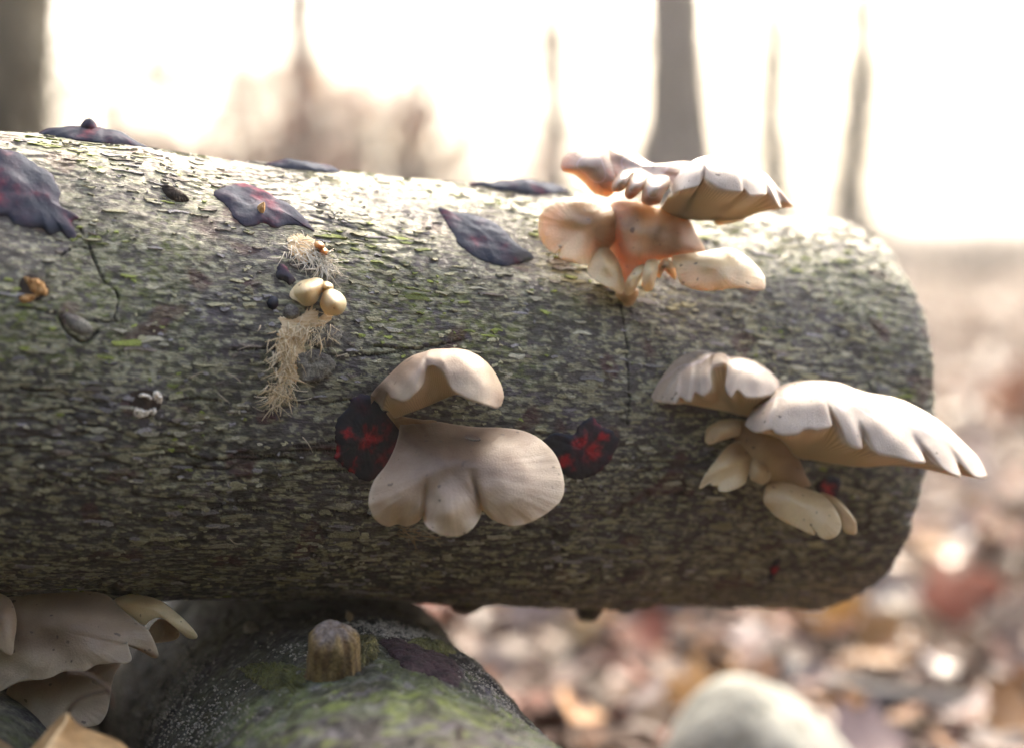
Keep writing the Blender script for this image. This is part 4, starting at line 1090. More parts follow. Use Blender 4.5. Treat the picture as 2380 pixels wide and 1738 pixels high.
# --- right cluster
s = Shroom('oyster_mushroom_cluster', 'layered cluster of oyster mushrooms reaching past the sawn end of the log', 'mushroom', (850, 720), z2)
s.patch('stem', [(690, 520, 1.0), (800, 540, 1.8), (920, 590, 2.2), (1000, 640, 2.1), (1020, 730, 1.7), (1060, 830, 1.1), (1090, 900, .8), (1000, 910, 1.3), (900, 890, 1.7), (830, 880, 1.8), (760, 800, 1.6), (700, 720, 1.4), (650, 640, 1.1), (640, 560, .9)],
        (850, 700, 2.4), 'stem', pig=[(950, 640, 130, 120, .9), (750, 600, 120, 70, .7), (1000, 820, 90, 120, .6), (850, 650, 60, 60, .5)], base=.3, na=120, lump=.06)
s.patch('cap', [(473, 620, 1.6), (485, 565, 1.5), (560, 520, 1.2), (650, 512, 1.0), (710, 530, .9), (700, 600, 1.2), (620, 622, 1.5), (560, 640, 1.7), (510, 660, 1.8), (478, 648, 1.7)], (590, 575, 1.9), 'stem', base=.12, na=90, nr=20)
s.patch('cap', [(440, 915, 2.6), (470, 840, 2.5), (540, 745, 2.1), (610, 665, 1.6), (680, 640, 1.4), (750, 690, 1.5), (755, 750, 1.8), (728, 830, 2.2), (705, 890, 2.5), (640, 925, 2.7), (590, 937, 2.8), (556, 930, 2.8), (545, 905, 2.6), (515, 900, 2.7), (500, 880, 2.6), (480, 900, 2.7)],
        (610, 800, 2.6), 'cream', pig=[(690, 680, 150, 90, .75), (480, 880, 50, 60, .3), (720, 760, 50, 90, .5)], na=130, lump=.05)
s.patch('lobe', [(735, 850, 2.2), (740, 770, 2.0), (780, 730, 1.8), (850, 760, 1.9), (860, 840, 2.1), (825, 890, 2.2), (780, 885, 2.3)], (795, 820, 2.6), 'stem', base=.15, pig=[(830, 760, 70, 50, .5)], na=70, nr=16)
s.patch('cap', [(1150, 940, 1.0), (1240, 972, 1.2), (1312, 1042, 1.6), (1355, 1110, 2.0), (1362, 1168, 2.2), (1342, 1186, 2.2), (1285, 1165, 2.0), (1262, 1090, 1.8), (1210, 1000, 1.4)], (1285, 1065, 1.9), 'cream', pig=[(1190, 960, 60, 40, .4)], na=80, nr=18)
s.patch('cap', [(814, 985, 2.2), (828, 905, 1.9), (855, 862, 1.7), (930, 868, 1.6), (1020, 900, 1.6), (1110, 928, 1.6), (1180, 965, 1.9), (1238, 1040, 2.4), (1270, 1115, 2.8), (1255, 1180, 3.1), (1200, 1213, 3.2), (1140, 1198, 3.2), (1126, 1165, 3.0), (1110, 1190, 3.1), (1020, 1150, 3.0), (905, 1092, 2.7), (845, 1038, 2.4)],
        (1030, 1020, 3.0), 'cream', pig=[(850, 870, 80, 60, .45), (830, 1040, 50, 60, .35), (1230, 1210, 60, 20, .3)], na=150, lump=.04, label='smooth cream tongue-shaped lobe at the foot of the cluster')
s.loft('cap', [
    [(165, 365, .6), (160, 380, 1.1), (170, 398, 1.6), (330, 420, .6)],
    [(195, 295, .8), (190, 350, 2.0), (205, 415, 2.6), (380, 420, .8)],
    [(250, 212, 1.0), (245, 310, 2.4), (250, 418, 3.0), (430, 420, .9)],
    [(320, 150, 1.2), (308, 280, 2.7), (292, 424, 3.3), (470, 420, 1.0)],
    [(350, 135, 1.2), (342, 270, 2.7), (328, 388, 3.2), (480, 425, 1.0)],
    [(400, 117, 1.2), (388, 260, 2.8), (380, 412, 3.4), (500, 430, 1.0)],
    [(425, 113, 1.2), (418, 250, 2.7), (414, 358, 3.2), (515, 437, 1.0)],
    [(455, 110, 1.2), (445, 250, 2.8), (462, 378, 3.4), (540, 445, 1.0)],
    [(500, 112, 1.2), (485, 220, 2.7), (508, 325, 3.2), (565, 453, 1.0)],
    [(540, 118, 1.2), (520, 165, 2.3), (512, 218, 2.7), (590, 460, 1.0)],
    [(595, 129, 1.2), (588, 165, 2.2), (605, 198, 2.6), (620, 470, 1.0)],
    [(640, 140, 1.2), (622, 215, 2.6), (592, 320, 3.2), (640, 475, 1.0)],
    [(680, 147, 1.2), (662, 240, 2.8), (622, 382, 3.5), (670, 482, 1.0)],
    [(705, 152, 1.2), (690, 250, 2.7), (663, 342, 3.3), (685, 486, 1.0)],
    [(735, 159, 1.2), (722, 260, 2.7), (720, 386, 3.4), (705, 490, 1.0)],
    [(790, 180, 1.1), (795, 270, 2.5), (822, 382, 3.0), (740, 490, .9)],
    [(850, 215, .9), (872, 280, 1.9), (900, 345, 2.2), (780, 485, .7)],
    [(905, 280, .5), (912, 310, 1.0), (912, 335, 1.1), (820, 450, .4)]], 'capwet', (760, 500, .3), pig=[(480, 130, 330, 70, .75), (700, 160, 200, 40, .5)], label='smaller arched cap with a gap in its scalloped rim')
s.loft('cap', [
    [(760, 440, 1.0), (730, 490, 2.4), (706, 545, 3.0), (770, 585, 1.7)],
    [(830, 380, 1.6), (790, 470, 3.2), (745, 582, 3.8), (840, 605, 1.9)],
    [(900, 325, 1.8), (860, 430, 3.6), (800, 592, 4.3), (890, 615, 2.0)],
    [(930, 310, 1.8), (895, 430, 3.7), (858, 572, 4.4), (910, 625, 2.0)],
    [(960, 300, 1.8), (940, 430, 3.9), (900, 600, 4.7), (935, 645, 2.0)],
    [(1030, 287, 1.8), (1020, 420, 4.0), (1000, 605, 4.9), (965, 690, 2.0)],
    [(1070, 285, 1.8), (1065, 415, 4.0), (1060, 572, 4.8), (985, 715, 2.0)],
    [(1110, 284, 1.8), (1110, 410, 4.0), (1130, 572, 4.8), (1010, 738, 2.0)],
    [(1150, 284, 1.8), (1160, 400, 3.9), (1212, 557, 4.5), (1035, 745, 2.0)],
    [(1180, 285, 1.8), (1192, 410, 3.75), (1226, 525, 3.75), (1060, 750, 2.0)],
    [(1220, 288, 1.8), (1250, 440, 3.7), (1310, 650, 4.5), (1110, 757, 2.0)],
    [(1270, 300, 1.8), (1310, 480, 3.8), (1390, 683, 4.6), (1170, 765, 1.9)],
    [(1320, 318, 1.8), (1368, 500, 3.65), (1398, 605, 3.85), (1220, 772, 1.9)],
    [(1370, 340, 1.8), (1430, 530, 3.7), (1480, 705, 4.5), (1270, 780, 1.8)],
    [(1430, 360, 1.7), (1510, 540, 3.7), (1600, 740, 4.6), (1330, 790, 1.7)],
    [(1500, 370, 1.6), (1600, 570, 3.5), (1755, 772, 4.5), (1400, 790, 1.6)],
    [(1560, 378, 1.5), (1672, 578, 3.15), (1752, 705, 3.4), (1470, 782, 1.5)],
    [(1620, 395, 1.5), (1750, 610, 3.0), (1880, 812, 3.8), (1540, 777, 1.4)],
    [(1700, 430, 1.4), (1830, 640, 2.8), (1968, 852, 3.5), (1620, 777, 1.2)],
    [(1760, 465, 1.2), (1882, 640, 2.35), (1952, 765, 2.6), (1700, 782, 1.0)],
    [(1830, 510, 1.0), (1960, 690, 2.0), (2060, 857, 2.6), (1760, 790, .6)],
    [(1950, 600, .6), (2050, 730, 1.4), (2122, 850, 1.8), (1800, 800, .3)],
    [(2060, 725, .2), (2100, 790, .4), (2115, 840, .4), (1850, 790, -.4)]], 'capwet', (960, 640, 1.0), pig=[(1350, 330, 250, 60, .35), (800, 480, 60, 80, .2)], label='widest cap of the cluster, glossy on top with overlapping scalloped lobes')

# --- cluster under the log
s = Shroom('oyster_mushroom_cluster', 'brown shaded oyster mushrooms squeezed beneath the log beside the mossy log', 'mushroom', (400, 60), z4)
s.D += .012
s.patch('cap', [(40, 735, 1.0), (100, 660, .9), (260, 610, .8), (480, 570, .7), (650, 540, .6), (790, 530, .5), (760, 600, .8), (735, 680, 1.0), (722, 780, 1.2), (700, 870, 1.4), (650, 938, 1.6), (560, 958, 1.8), (430, 972, 1.9), (300, 965, 1.9), (200, 920, 1.7), (100, 830, 1.4)],
        (430, 760, 1.6), 'capshade', pig=[(400, 600, 400, 120, .6)], na=150, clamp=None)
s.patch('cap', [(-120, 150, 1.2), (100, 60, .8), (400, 50, .6), (680, 80, .6), (800, 180, .9), (900, 268, 1.3), (972, 318, 1.7), (1020, 410, 1.9), (1042, 490, 1.9), (1010, 505, 1.7), (960, 470, 1.6), (890, 420, 1.8), (842, 385, 2.2), (850, 450, 2.6), (866, 512, 2.8), (830, 540, 2.9), (770, 535, 2.9), (700, 542, 2.9), (640, 547, 2.9), (560, 588, 3.0), (480, 600, 3.0), (420, 592, 3.0), (350, 626, 3.1), (280, 645, 3.1), (180, 652, 3.0), (100, 672, 3.0), (10, 718, 3.0), (-120, 760, 2.9), (-200, 500, 2.0)],
        (420, 330, 2.7), 'capshade', pig=[(300, 330, 420, 150, .55), (500, 150, 400, 110, .5)], na=220, lump=.05, clamp=None, label='large brown cap with a ragged pale rim')
s.patch('cap', [(-140, 60, 2.6), (-40, 70, 2.4), (60, 110, 2.5), (102, 200, 2.8), (110, 290, 3.0), (95, 390, 3.3), (80, 480, 3.5), (30, 470, 3.6), (-40, 420, 3.6), (-160, 380, 3.4)], (0, 260, 3.7), 'capshade', pig=[(-20, 220, 120, 120, .5)], na=90, clamp=None)
s.patch('cap', [(740, 140, .6), (820, 90, .4), (930, 90, .4), (1050, 125, .6), (1160, 205, .9), (1240, 278, 1.2), (1296, 350, 1.4), (1290, 376, 1.4), (1240, 375, 1.3), (1170, 320, 1.2), (1110, 262, 1.2), (1040, 238, 1.3), (980, 262, 1.2), (945, 290, 1.1), (860, 230, .9)],
        (1000, 185, 1.3), 'cream', pig=[(950, 120, 140, 50, .5)], na=110, clamp=None)
s.patch('gills', [(975, 330, .2), (1040, 250, .1), (1120, 270, .1), (1180, 330, .2), (1160, 380, .2), (1080, 400, .1), (1010, 400, .1)], (1080, 330, 0), 'stem', base=.8, na=50, nr=10, clamp=None, roll=0)

# --- buds
def bud(name, label, mat, basepx, zf, lobes, pig):
    s = Shroom(name, label, 'fungus', basepx, zf)
    for ol, c in lobes: s.patch('bud', ol, c, mat, pig=pig, na=90, nr=24, p=3, q=.5, lump=.012, wr=.01, thick=.2, base=.03)
bud('fungus_bud', 'smooth cream twin fungus bud sitting above the bare straw-coloured wood', 'bud', (520, 640), z8,
    [([(268, 680, .25), (290, 630, .3), (350, 570, .2), (430, 545, .15), (510, 535, .15), (556, 560, .2), (560, 620, .3), (530, 680, .4), (500, 740, .5), (450, 776, .5), (390, 775, .5), (340, 740, .4), (290, 715, .3)], (420, 655, 1.15)),
     ([(530, 770, .4), (540, 700, .45), (570, 640, .4), (620, 625, .3), (680, 650, .3), (730, 690, .35), (755, 750, .4), (745, 800, .5), (710, 845, .5), (640, 860, .5), (570, 840, .5)], (645, 750, 1.3)),
     ([(520, 640, .1), (545, 580, .1), (590, 565, .1), (640, 600, .1), (630, 640, .2), (560, 660, .2)], (580, 610, .5))], [(540, 640, 40, 90, .5), (480, 560, 90, 30, .4)])
bud('fungus_bud', 'tiny orange twin fungus bud beside the white fibres', 'budorange', (530, 290), z8,
    [([(480, 270, .1), (485, 235, .1), (515, 222, .1), (550, 235, .1), (570, 265, .12), (550, 290, .2), (510, 295, .2)], (523, 258, .5)),
     ([(522, 310, .12), (535, 285, .15), (565, 277, .12), (595, 300, .12), (595, 330, .15), (565, 345, .2), (535, 335, .2)], (562, 310, .55))], [(540, 290, 50, 20, .6)])

def drop():
    x, y = z3([(1105, 795)])[0]
    m, t, b, nd, lk = newmat('water'); b.inputs['Base Color'].default_value = (.9, .93, 1, 1); b.inputs['Roughness'].default_value = .02
    b.inputs['Transmission Weight'].default_value = 1.0; b.inputs['IOR'].default_value = 1.33
    cap_ob = [o for o in bpy.data.objects if o.parent and o.parent.get('label', '').startswith('broad taupe')][0]
    v = np.array([q.co[:] for q in cap_ob.data.vertices])[:]
    best = None
    ny = 44; top = v.reshape(-1, 44 * 2 + 1, 3)[:, :44].reshape(-1, 3)
    w_ = top - CAM; d = w_ @ FWD; px = 1190 + F * (w_ @ RT) / d; py = 869 - F * (w_ @ UP) / d
    i = np.argmin((px - x)**2 + (py - y)**2)
    c = top[i]
    a = np.linspace(0, 2 * np.pi, 24, endpoint=False); e = np.linspace(-.5, .5, 9) * np.pi
    A, E_ = np.meshgrid(a, e, indexing='ij')
    n = -FWD * .7 + UP * .7; side = RT; upv = np.cross(n, side)
    ca, sa = math.cos(.35), math.sin(.35)
    s1 = side * ca + upv * sa * -1; s2 = np.cross(n, s1)
    V = c + s1 * (.0034 * np.cos(A) * np.cos(E_))[..., None] + s2 * (.0013 * np.sin(A) * np.cos(E_))[..., None] + n * (.0010 * np.sin(E_) + .0010)[..., None]
    o = link('drop', mesh_np('drop', V.reshape(-1, 3), gridfaces(24, 9, 0, True), m), dr.root)
drop()

# ------------------------------------------------------------------ dry leaf at the lower left
def dry_leaf():
    root = empty('dry_leaf', P(np.array(150.), np.array(1760.), np.array(.69)))
    tag(root, 'curled tan dead leaf with a long dark stalk, below the shaded mushrooms', 'leaf')
    D = .705
    rows = [  # left edge, midrib, right edge (X, Y, depth m)
        [(432, 866, D), (440, 868, D - .001), (450, 872, D)],
        [(385, 905, D + .002), (430, 925, D - .004), (500, 925, D + .003)],
        [(330, 965, D + .002), (380, 990, D - .010), (590, 980, D + .006)],
        [(270, 1035, D), (330, 1060, D - .016), (700, 1022, D + .004)],
        [(205, 1105, D - .004), (290, 1130, D - .020), (790, 1062, D - .004)],
        [(120, 1200, D - .010), (240, 1210, D - .024), (850, 1130, D - .012)],
        [(80, 1310, D - .016), (190, 1300, D - .028), (760, 1250, D - .02)],
        [(120, 1400, D - .022), (160, 1400, D - .03), (420, 1380, D - .028)]]
    A = np.array(rows)
    g = np.array([crom(A[:, j] * (1, 1, 4000), 40) / (1, 1, 4000) for j in range(3)])  # 3,40,3
    u = np.linspace(0, 1, 25)
    V = []
    for uu in u:
        t = uu * 2
        if t <= 1: q = g[0] * (1 - t) + g[1] * t
        else: q = g[1] * (2 - t) + g[2] * (t - 1)
        q = q.copy(); q[:, 2] += .004 * math.sin(uu * np.pi * 3) * np.linspace(0, 1, 40) + (.010 if t > 1 else .0) * math.sin((t - 1) * np.pi) * np.linspace(0, 1, 40)
        x, y = z4([(q[:, 0], q[:, 1])])[0]
        V.append(P(x, y, q[:, 2]))
    V = np.array(V)
    cu = np.linspace(0, 1, 25)[:, None] + 0 * V[..., 0]
    vein = np.exp(-((cu - .5) / .025)**2)
    c = mixc((.34, .19, .075), (.50, .31, .14), sst(-.5, .5, fbm(V[..., 0] * 90, V[..., 1] * 90, V[..., 2] * 90, 3, 4)))
    c = mixc(c, (.60, .43, .24), vein)
    o = link('blade', mesh_np('blade', V.reshape(-1, 3), gridfaces(25, 40), M['dryleaf'], {'col': c.reshape(-1, 3)}), root)
    m = o.modifiers.new('thickness', 'SOLIDIFY'); m.thickness = .0004
    for pts in ([(440, 868), (470, 820), (520, 775), (600, 742), (680, 726), (725, 722)], [(440, 600), (520, 600), (590, 620), (660, 665), (705, 700), (735, 760), (745, 840)]):
        q = crom(pts, 24); x, y = z4([(q[:, 0], q[:, 1])])[0]
        acc = Acc(); acc.tube(P(x, y, np.full(24, D)), np.linspace(.0009, .0006, 24), 7, np.array((.07, .04, .022)))
        link('stalk', acc.mesh('stalk', M['dryleaf']), root)
dry_leaf()

# small crumbs on the lower log
def crumb(zf, pts, h, label, c):
    V, f, at = hug(llog, zf(pts), h, nr=9, na=40, lump=h * .5, ls=300, seed=len(label), jag=.15)
    at['col'] = mixc(np.array(c) * .7, np.array(c) * 1.15, sst(-.5, .5, fbm(V[:, 0] * 400, V[:, 1] * 400, V[:, 2] * 400, 2, 3)))
    tag(link('bark_crumb', mesh_np('bark_crumb', V, f, M['flake'], at)), label, 'debris')
crumb(z4, [(1600, 330), (1640, 295), (1690, 290), (1705, 320), (1660, 335), (1625, 345)], .003, 'small pale crumb lying on the mossy log near the shaded mushrooms', (.36, .31, .24))
crumb(z7, [(160, 160), (250, 145), (370, 150), (380, 180), (290, 200), (190, 190)], .002, 'flat dark bark scale in the crack between the two logs', (.16, .14, .12))
crumb(z7, [(575, 225), (600, 215), (625, 240), (600, 255)], .002, 'tiny tan wood crumb behind the sawn branch stub', (.40, .26, .13))

# ------------------------------------------------------------------ things on the forest floor
def stone():
    c = P(np.array(1735.), np.array(1640.), np.array(1.26))[0] if False else None
    d = 1.27
    top = P(np.array(1722.), np.array(1592.), np.array(d))
    cx, cy, zt = top
    a = np.linspace(0, 2 * np.pi, 64, endpoint=False); e = np.linspace(-.5, .5, 40) * np.pi
    A, E_ = np.meshgrid(a, e, indexing='ij')
    x = np.cos(A) * np.cos(E_) ; y = np.sin(A) * np.cos(E_); zz = np.sin(E_)
    k = 1 + .10 * fbm(x * 1.3, y * 1.3, zz * 1.3, 3, 77)
    zc = zt * .38
    skew = .035 * (1 - zz)
    V = np.stack([cx + .018 + (.052 + .020 * (1 - zz)) * x * k + skew * .55 - .018, cy + .02 + .085 * y * k, zc + (zt - zc) * zz * np.where(zz > 0, 1, 1.15) * k], -1)
    o = link('pale_stone', mesh_np('pale_stone', V.reshape(-1, 3), gridfaces(64, 40, 0, True), M['stone']))
    tag(o, 'pale grey-white rounded stone rising out of the leaf litter', 'stone')
stone()

def branch(name, px, rad, mat, label, lift=.0, n=24):
    q = crom(px, n)
    pts = np.array([ground_pt(x, y, 0) for x, y in q])
    pts[:, 2] = ground_h(pts[:, 0], pts[:, 1]) + rad * .8 + lift + .02
    V, f, t = tube_np(pts, np.linspace(rad, rad * .7, n), 12, .18, 30, 3)
    tag(link(name, mesh_np(name, V, [f, t], M[mat])), label, 'branch')
branch('fallen_branch', [(1080, 1375), (1250, 1400), (1440, 1445), (1620, 1480)], .026, 'branch', 'pale grey broken branch lying on the leaves behind the log')
branch('fallen_branch', [(1270, 1420), (1420, 1480), (1560, 1530), (1660, 1560)], .007, 'darkbranch', 'thin dark stick crossing the leaves below the pale grey branch')
branch('fallen_branch', [(1830, 1625), (1960, 1680), (2120, 1708), (2390, 1730)], .012, 'darkbranch', 'dark stick on the leaves beside the pale stone')

def big_leaf(px, py, size, c, rot, label, seed):
    p = ground_pt(px, py)
    V, q = leaf_shape(size, size * .7, .22, .5, seed)
    ca, sa = math.cos(rot), math.sin(rot)
    Q = np.stack([V[:, 0] * ca - V[:, 1] * sa, V[:, 0] * sa + V[:, 1] * ca, V[:, 2]], 1)
    # stand the leaf up a little so that the low camera sees its face
    Q = np.stack([Q[:, 0], Q[:, 1] * .6, Q[:, 2] + Q[:, 1] * .8], 1)
    z = float(ground_h(np.array(p[0]), np.array(p[1])))
    Q += (p[0], p[1], z + size * .3)
    me = mesh_np('fallen_leaf', Q, q, M['leafstuff'], {'col': np.tile(np.array(c) * .8, (len(Q), 1))})
    o = link('fallen_leaf', me); tag(o, label, 'leaf')
    m = o.modifiers.new('thickness', 'SOLIDIFY'); m.thickness = .0006
for a in [(1930, 1495, .085, (.55, .25, .05), .4, 'bright orange dead leaf lying above the pale stone', 1), (2235, 1490, .10, (.28, .07, .035), .2, 'rust-red dead leaf between the orange leaf and the log end', 2),
          (2355, 1000, .16, (.40, .14, .06), 1.0, 'large reddish leaf standing on the slope past the layered cluster', 3), (1640, 1700, .075, (.36, .17, .04), .3, 'ochre-brown leaf propped against the pale stone', 4),
          (1180, 1420, .08, (.38, .16, .06), .5, 'orange-brown leaf seen in the gap under the log', 5), (2050, 1580, .08, (.34, .17, .06), 2.0, 'curled brown leaf behind the dark stick by the pale stone', 6),
          (1340, 1500, .05, (.75, .50, .22), .6, 'shiny golden leaf beside the mossy log edge', 7), (1300, 1540, .05, (.75, .60, .38), 1.6, 'shiny straw-coloured leaf just beyond the mossy log edge', 8)]:  # last two: sun glints put in as pale colour, not gloss
    big_leaf(*a)

# ------------------------------------------------------------------ trees and shrubs
def tree(px, dist, rad_px, lean, label, height=11, flare=1.0, c=(.13, .115, .10), seed=0, lumps=(), nbr=9, wob=.02, ivy=0):
    r = np.random.default_rng(seed)
    x0 = (px - 1190) / F * dist; y0 = dist
    z0 = float(ground_h(np.array(x0), np.array(y0))) - .05
    root = empty('bare_tree', (x0, y0, z0)); tag(root, label, 'tree')
    rb = rad_px / F * dist
    n = 46
    h = np.concatenate([np.linspace(0, 2.4, 26), np.linspace(2.4, height, n - 25)[1:]])
    path = np.stack([x0 + lean * h + wob * (noise(h * 1.7, seed, 0, 1) + .6 * noise(h * 4.1, seed, 0, 3)) * np.minimum(h, 1.0), y0 + .02 * h + wob * noise(h * .9, seed, 5, 2), z0 + h], 1)
    rad = rb * (1 - .8 * h / height)**.8 * (1 + flare * np.exp(-h / .55))
    for (hl, amp, wd) in lumps: rad = rad * (1 + amp * np.exp(-((h - hl) / wd)**2))
    V, q, t = tube_np(path, rad, 20, .22, 5.0, seed)
    cc = mixc(np.array(c) * .6, np.array(c) * 1.5, sst(-.5, .5, fbm(V[:, 0] * 9, V[:, 1] * 9, V[:, 2] * 2.5, 3, seed)))
    link('trunk', mesh_np('trunk', V, [q, t], M['treebark'], {'col': cc}), root)
    acc = Acc()
    for b in range(nbr):
        hb = r.uniform(.3, .97) * height; i = int(np.searchsorted(h, hb)); i = min(i, n - 1)
        p0 = path[i]; an = r.uniform(0, 6.283); L = (height - hb) * .35 + r.uniform(.8, 2.0)
        tt = np.linspace(0, 1, 8)[:, None]
        d = np.array([math.cos(an), math.sin(an), r.uniform(.4, .9)])
        bp = p0 + d * L * tt + np.array([0, 0, .3]) * tt**2 * L + r.normal(0, .04, (8, 3)) * tt
        rr = max(rad[i] * .45, .012)
        acc.tube(bp, np.linspace(rr, rr * .25, 8), 6, np.array(c) * .9)
        for k in range(5):
            j = r.integers(2, 8); dd = d + r.normal(0, .6, 3); l2 = L * r.uniform(.25, .5)
            acc.tube(bp[j] + dd * l2 * np.linspace(0, 1, 5)[:, None] + r.normal(0, .02, (5, 3)) * np.linspace(0, 1, 5)[:, None], np.linspace(rr * .4, .004, 5), 4, np.array(c))
            for k2 in range(3):
                e = dd + r.normal(0, .8, 3)
                acc.tube(bp[j] + dd * l2 * r.uniform(.4, 1) + e * l2 * .5 * np.linspace(0, 1, 4)[:, None], np.linspace(.008, .003, 4), 3, np.array(c))
    tag(link('crown', acc.mesh('crown', M['treebark']), root), kind='stuff')
    if ivy:
        lv = Acc(); shp = [leaf_shape(1, .7, .2, .4, i + 70) for i in range(4)]
        for i in range(ivy):
            hb = r.uniform(.2, 1.9)
            if noise(hb * 3.3, seed, 0, 7) < -.15: continue
            k = int(np.searchsorted(h, hb)); an = r.uniform(0, 6.283); rr = rad[k] * (1 + abs(r.normal(0, .9)))
            V, q = shp[i % 4]; a2 = r.normal(0, 1.5); c_, s_ = math.cos(a2), math.sin(a2)
            Q = np.stack([V[:, 0] * c_ - V[:, 2] * s_, V[:, 1], V[:, 0] * s_ + V[:, 2] * c_], 1) * r.uniform(.05, .10)
            lv.add(Q + path[k] + np.array([math.cos(an) * rr, math.sin(an) * rr, r.normal(0, .05)]), q, None, np.tile(np.array((.09, .085, .055)) * r.uniform(.6, 1.4), (len(Q), 1)))
        tag(link('clinging_leaves', lv.mesh('clinging_leaves', M['leafstuff']), root), kind='stuff')
tree(-70, 4.2, 205, .0, 'thick dark olive-brown trunk rising behind the log beside the nubbed fungus', 12, .15, (.075, .062, .04), 1, wob=.005, ivy=700)
tree(1565, 11, 84, .004, 'sturdy grey-brown trunk directly behind the upper mushroom cluster', 13, .3, (.10, .08, .072), 2, lumps=((.85, .22, .2),), wob=.012, ivy=420)
tree(1800, 13, 40, -.012, 'thin wavering trunk just right of the sturdy trunk', 9, .1, (.10, .095, .075), 3, wob=.03, ivy=700)
tree(1955, 12, 42, .075, 'slim leaning trunk above the sawn end of the log', 9, .15, (.11, .095, .08), 4, wob=.03, ivy=700)
tree(1285, 15, 44, .012, 'pale slender trunk just left of the upper mushroom cluster', 8, .3, (.13, .11, .095), 5, wob=.03, ivy=700)
tree(712, 12, 46, -.008, 'young dark trunk standing in the pale thicket', 7, .2, (.13, .11, .095), 6, wob=.03, ivy=700)

def shrub(px, dist, hgt, wid, label, seed, n=32):
    r = np.random.default_rng(seed)
    x0 = (px - 1190) / F * dist; z0 = float(ground_h(np.array(x0), np.array(dist)))
    root = empty('dry_shrub', (x0, dist, z0)); tag(root, label, 'shrub', 'dry leafy shrubs behind the log')
    acc = Acc(); lv = Acc()
    shapes = [leaf_shape(1, .6, .2, .4, i + 50) for i in range(4)]
    for i in range(n):
        bx = r.normal(0, wid * .5); L = hgt * r.uniform(.4, 1.1) * math.exp(-(bx / wid)**2 * .6)
        t = np.linspace(0, 1, 6)[:, None]
        d = np.array([r.normal(0, .25) + bx * .2, r.normal(0, .25), 1.0])
        p = np.array([x0 + bx, dist + r.normal(0, .4), z0]) + d * L * t + r.normal(0, .03, (6, 3)) * t
        acc.tube(p, np.linspace(.016, .004, 6) * r.uniform(.6, 1.5), 4, np.array((.17, .13, .105)) * r.uniform(.6, 1.2))
        for k in range(5):
            j = r.integers(1, 6); e = d + r.normal(0, .8, 3); l2 = L * .3
            acc.tube(p[j] + e * l2 * np.linspace(0, 1, 4)[:, None], np.linspace(.007, .002, 4), 3, np.array((.18, .14, .11)))
            if r.random() < .55:
                for _ in range(r.integers(2, 7)):
                    V, q = shapes[k % 4]; an = r.normal(0, 1.5); c_, s_ = math.cos(an), math.sin(an)
                    Q = np.stack([V[:, 0] * c_ - V[:, 2] * s_, V[:, 1], V[:, 0] * s_ + V[:, 2] * c_], 1) * r.uniform(.08, .18)
                    lv.add(Q + p[j] + e * l2 * .9 + r.normal(0, .06, 3), q, None, np.tile(LEAFCOL[r.integers(0, 10)] * 1.0, (len(Q), 1)))
    tag(link('twigs', acc.mesh('twigs', M['treebark']), root), kind='stuff')
    tag(link('dead_leaves', lv.mesh('dead_leaves', M['leafstuff']), root), kind='stuff')
for i, a in enumerate([(250, 7.5, .95, .35, 'low dry leafy shrub right of the thick dark trunk'), (590, 8.5, .95, .3, 'dry leafy shrub left of the young dark trunk'),
                       (770, 9.5, 1.55, .3, 'tallest dry leafy shrub, right of the young dark trunk'), (910, 8.0, 1.2, .24, 'dry brown shrub above the long dark crust on the log edge'),
                       (1060, 10, .85, .45, 'sparse low shrub left of the pale slender trunk'), (420, 11, .8, .5, 'small faint shrub between the thick dark trunk and the young dark trunk')]):
    shrub(a[0], a[1], a[2], a[3], a[4], 200 + i)

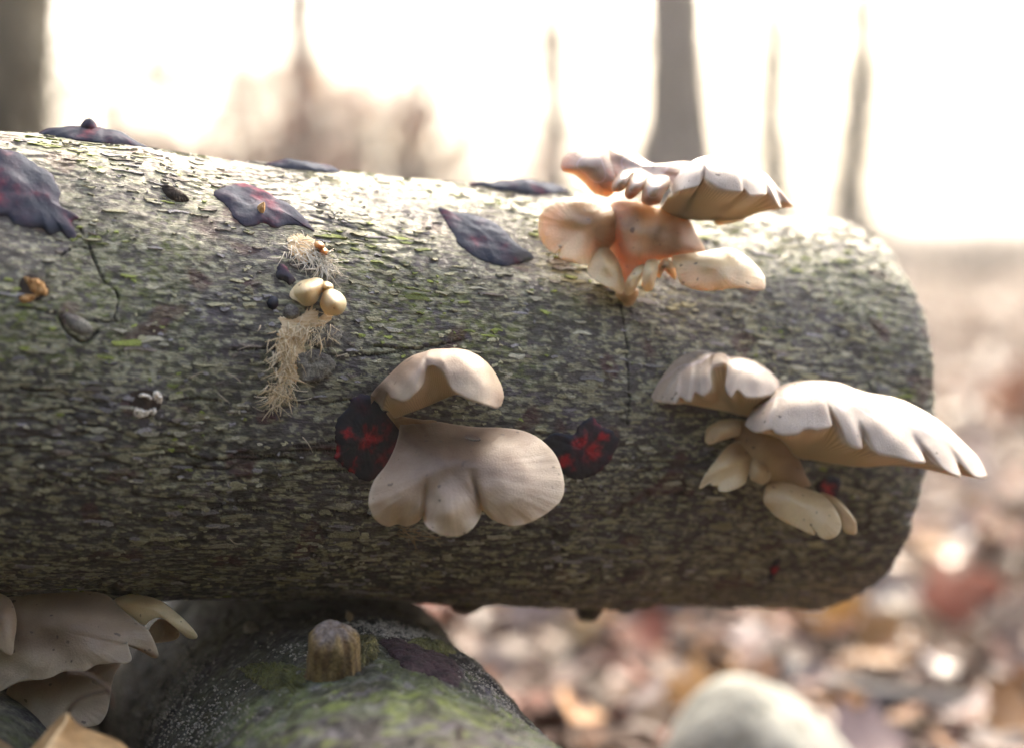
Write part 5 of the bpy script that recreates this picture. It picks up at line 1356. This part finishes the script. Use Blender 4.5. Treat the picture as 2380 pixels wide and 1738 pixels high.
def undergrowth():
    r = np.random.default_rng(99); acc = Acc()
    for i in range(2600):
        y = r.uniform(14, 40); x = r.uniform(-.35, .42) * y
        z = float(ground_h(np.array(x), np.array(y)))
        L = r.uniform(.1, .45) * (1.4 if x < 0 else .8)
        t = np.linspace(0, 1, 3)[:, None]
        acc.tube(np.array([x, y, z]) + np.array([r.normal(0, .3), r.normal(0, .3), 1]) * L * t, np.array([.03, .02, .008]) * r.uniform(.6, 1.6), 4, np.array((.26, .21, .17)) * r.uniform(.7, 1.3))
    tag(link('undergrowth', acc.mesh('undergrowth', M['treebark'])), 'far pale brown undergrowth along the horizon', 'undergrowth', kind='stuff')
undergrowth()

def haze():
    m = bpy.data.materials.new('haze'); m.use_nodes = True; t = m.node_tree; t.nodes.clear()
    o = t.nodes.new('ShaderNodeOutputMaterial'); v = t.nodes.new('ShaderNodeVolumePrincipled')
    v.inputs['Color'].default_value = (.97, .93, .86, 1); v.inputs['Density'].default_value = .0055; v.inputs['Anisotropy'].default_value = .35
    t.links.new(v.outputs[0], o.inputs['Volume'])
    V = np.array([(x, y, z) for x in (-290, 290) for y in (-290, 290) for z in (-4, 18)])
    f = np.array([(0, 1, 3, 2), (4, 6, 7, 5), (0, 4, 5, 1), (2, 3, 7, 6), (0, 2, 6, 4), (1, 5, 7, 3)])
    tag(link('haze', mesh_np('haze', V, f, m, None, False)), 'thin bright mist filling the wood', 'haze', kind='stuff')
haze()

def shade_screen():
    """the dense wood that closes the clearing on the photographer's side; it shades the log's front from the low sky"""
    r = np.random.default_rng(5); n = 9000
    an = r.uniform(R_(195), R_(345), n); d = r.uniform(3.4, 7.0, n)
    x = d * np.cos(an); y = .5 + d * np.sin(an)
    clump = 1 + .25 * noise(np.cos(an) * 5, np.sin(an) * 5, 0, 3)
    z = r.uniform(0, 1, n)**.9 * (1.55 + .43 * d) * clump
    c = np.stack([x, y, z], 1)
    a = r.normal(0, 1, (n, 3)); a /= np.linalg.norm(a, axis=1)[:, None]; b = np.cross(a, r.normal(0, 1, (n, 3))); b /= np.linalg.norm(b, axis=1)[:, None]
    L = r.uniform(.14, .30, (n, 1)); W = L * r.uniform(.3, .6, (n, 1))
    V = np.stack([c - a * L, c + b * W, c + a * L, c - b * W], 1)
    C = np.repeat((np.array((.035, .055, .022)) * r.uniform(.6, 1.5, (n, 1)))[:, None], 4, 1)
    me = mesh_np('shade_foliage', V.reshape(-1, 3), np.arange(4 * n).reshape(n, 4), M['leafstuff'], {'col': C.reshape(-1, 3)}, False)
    tag(link('shade_foliage', me), 'added unseen thicket behind the camera, blocking the low sky', 'thicket', kind='stuff')
shade_screen()
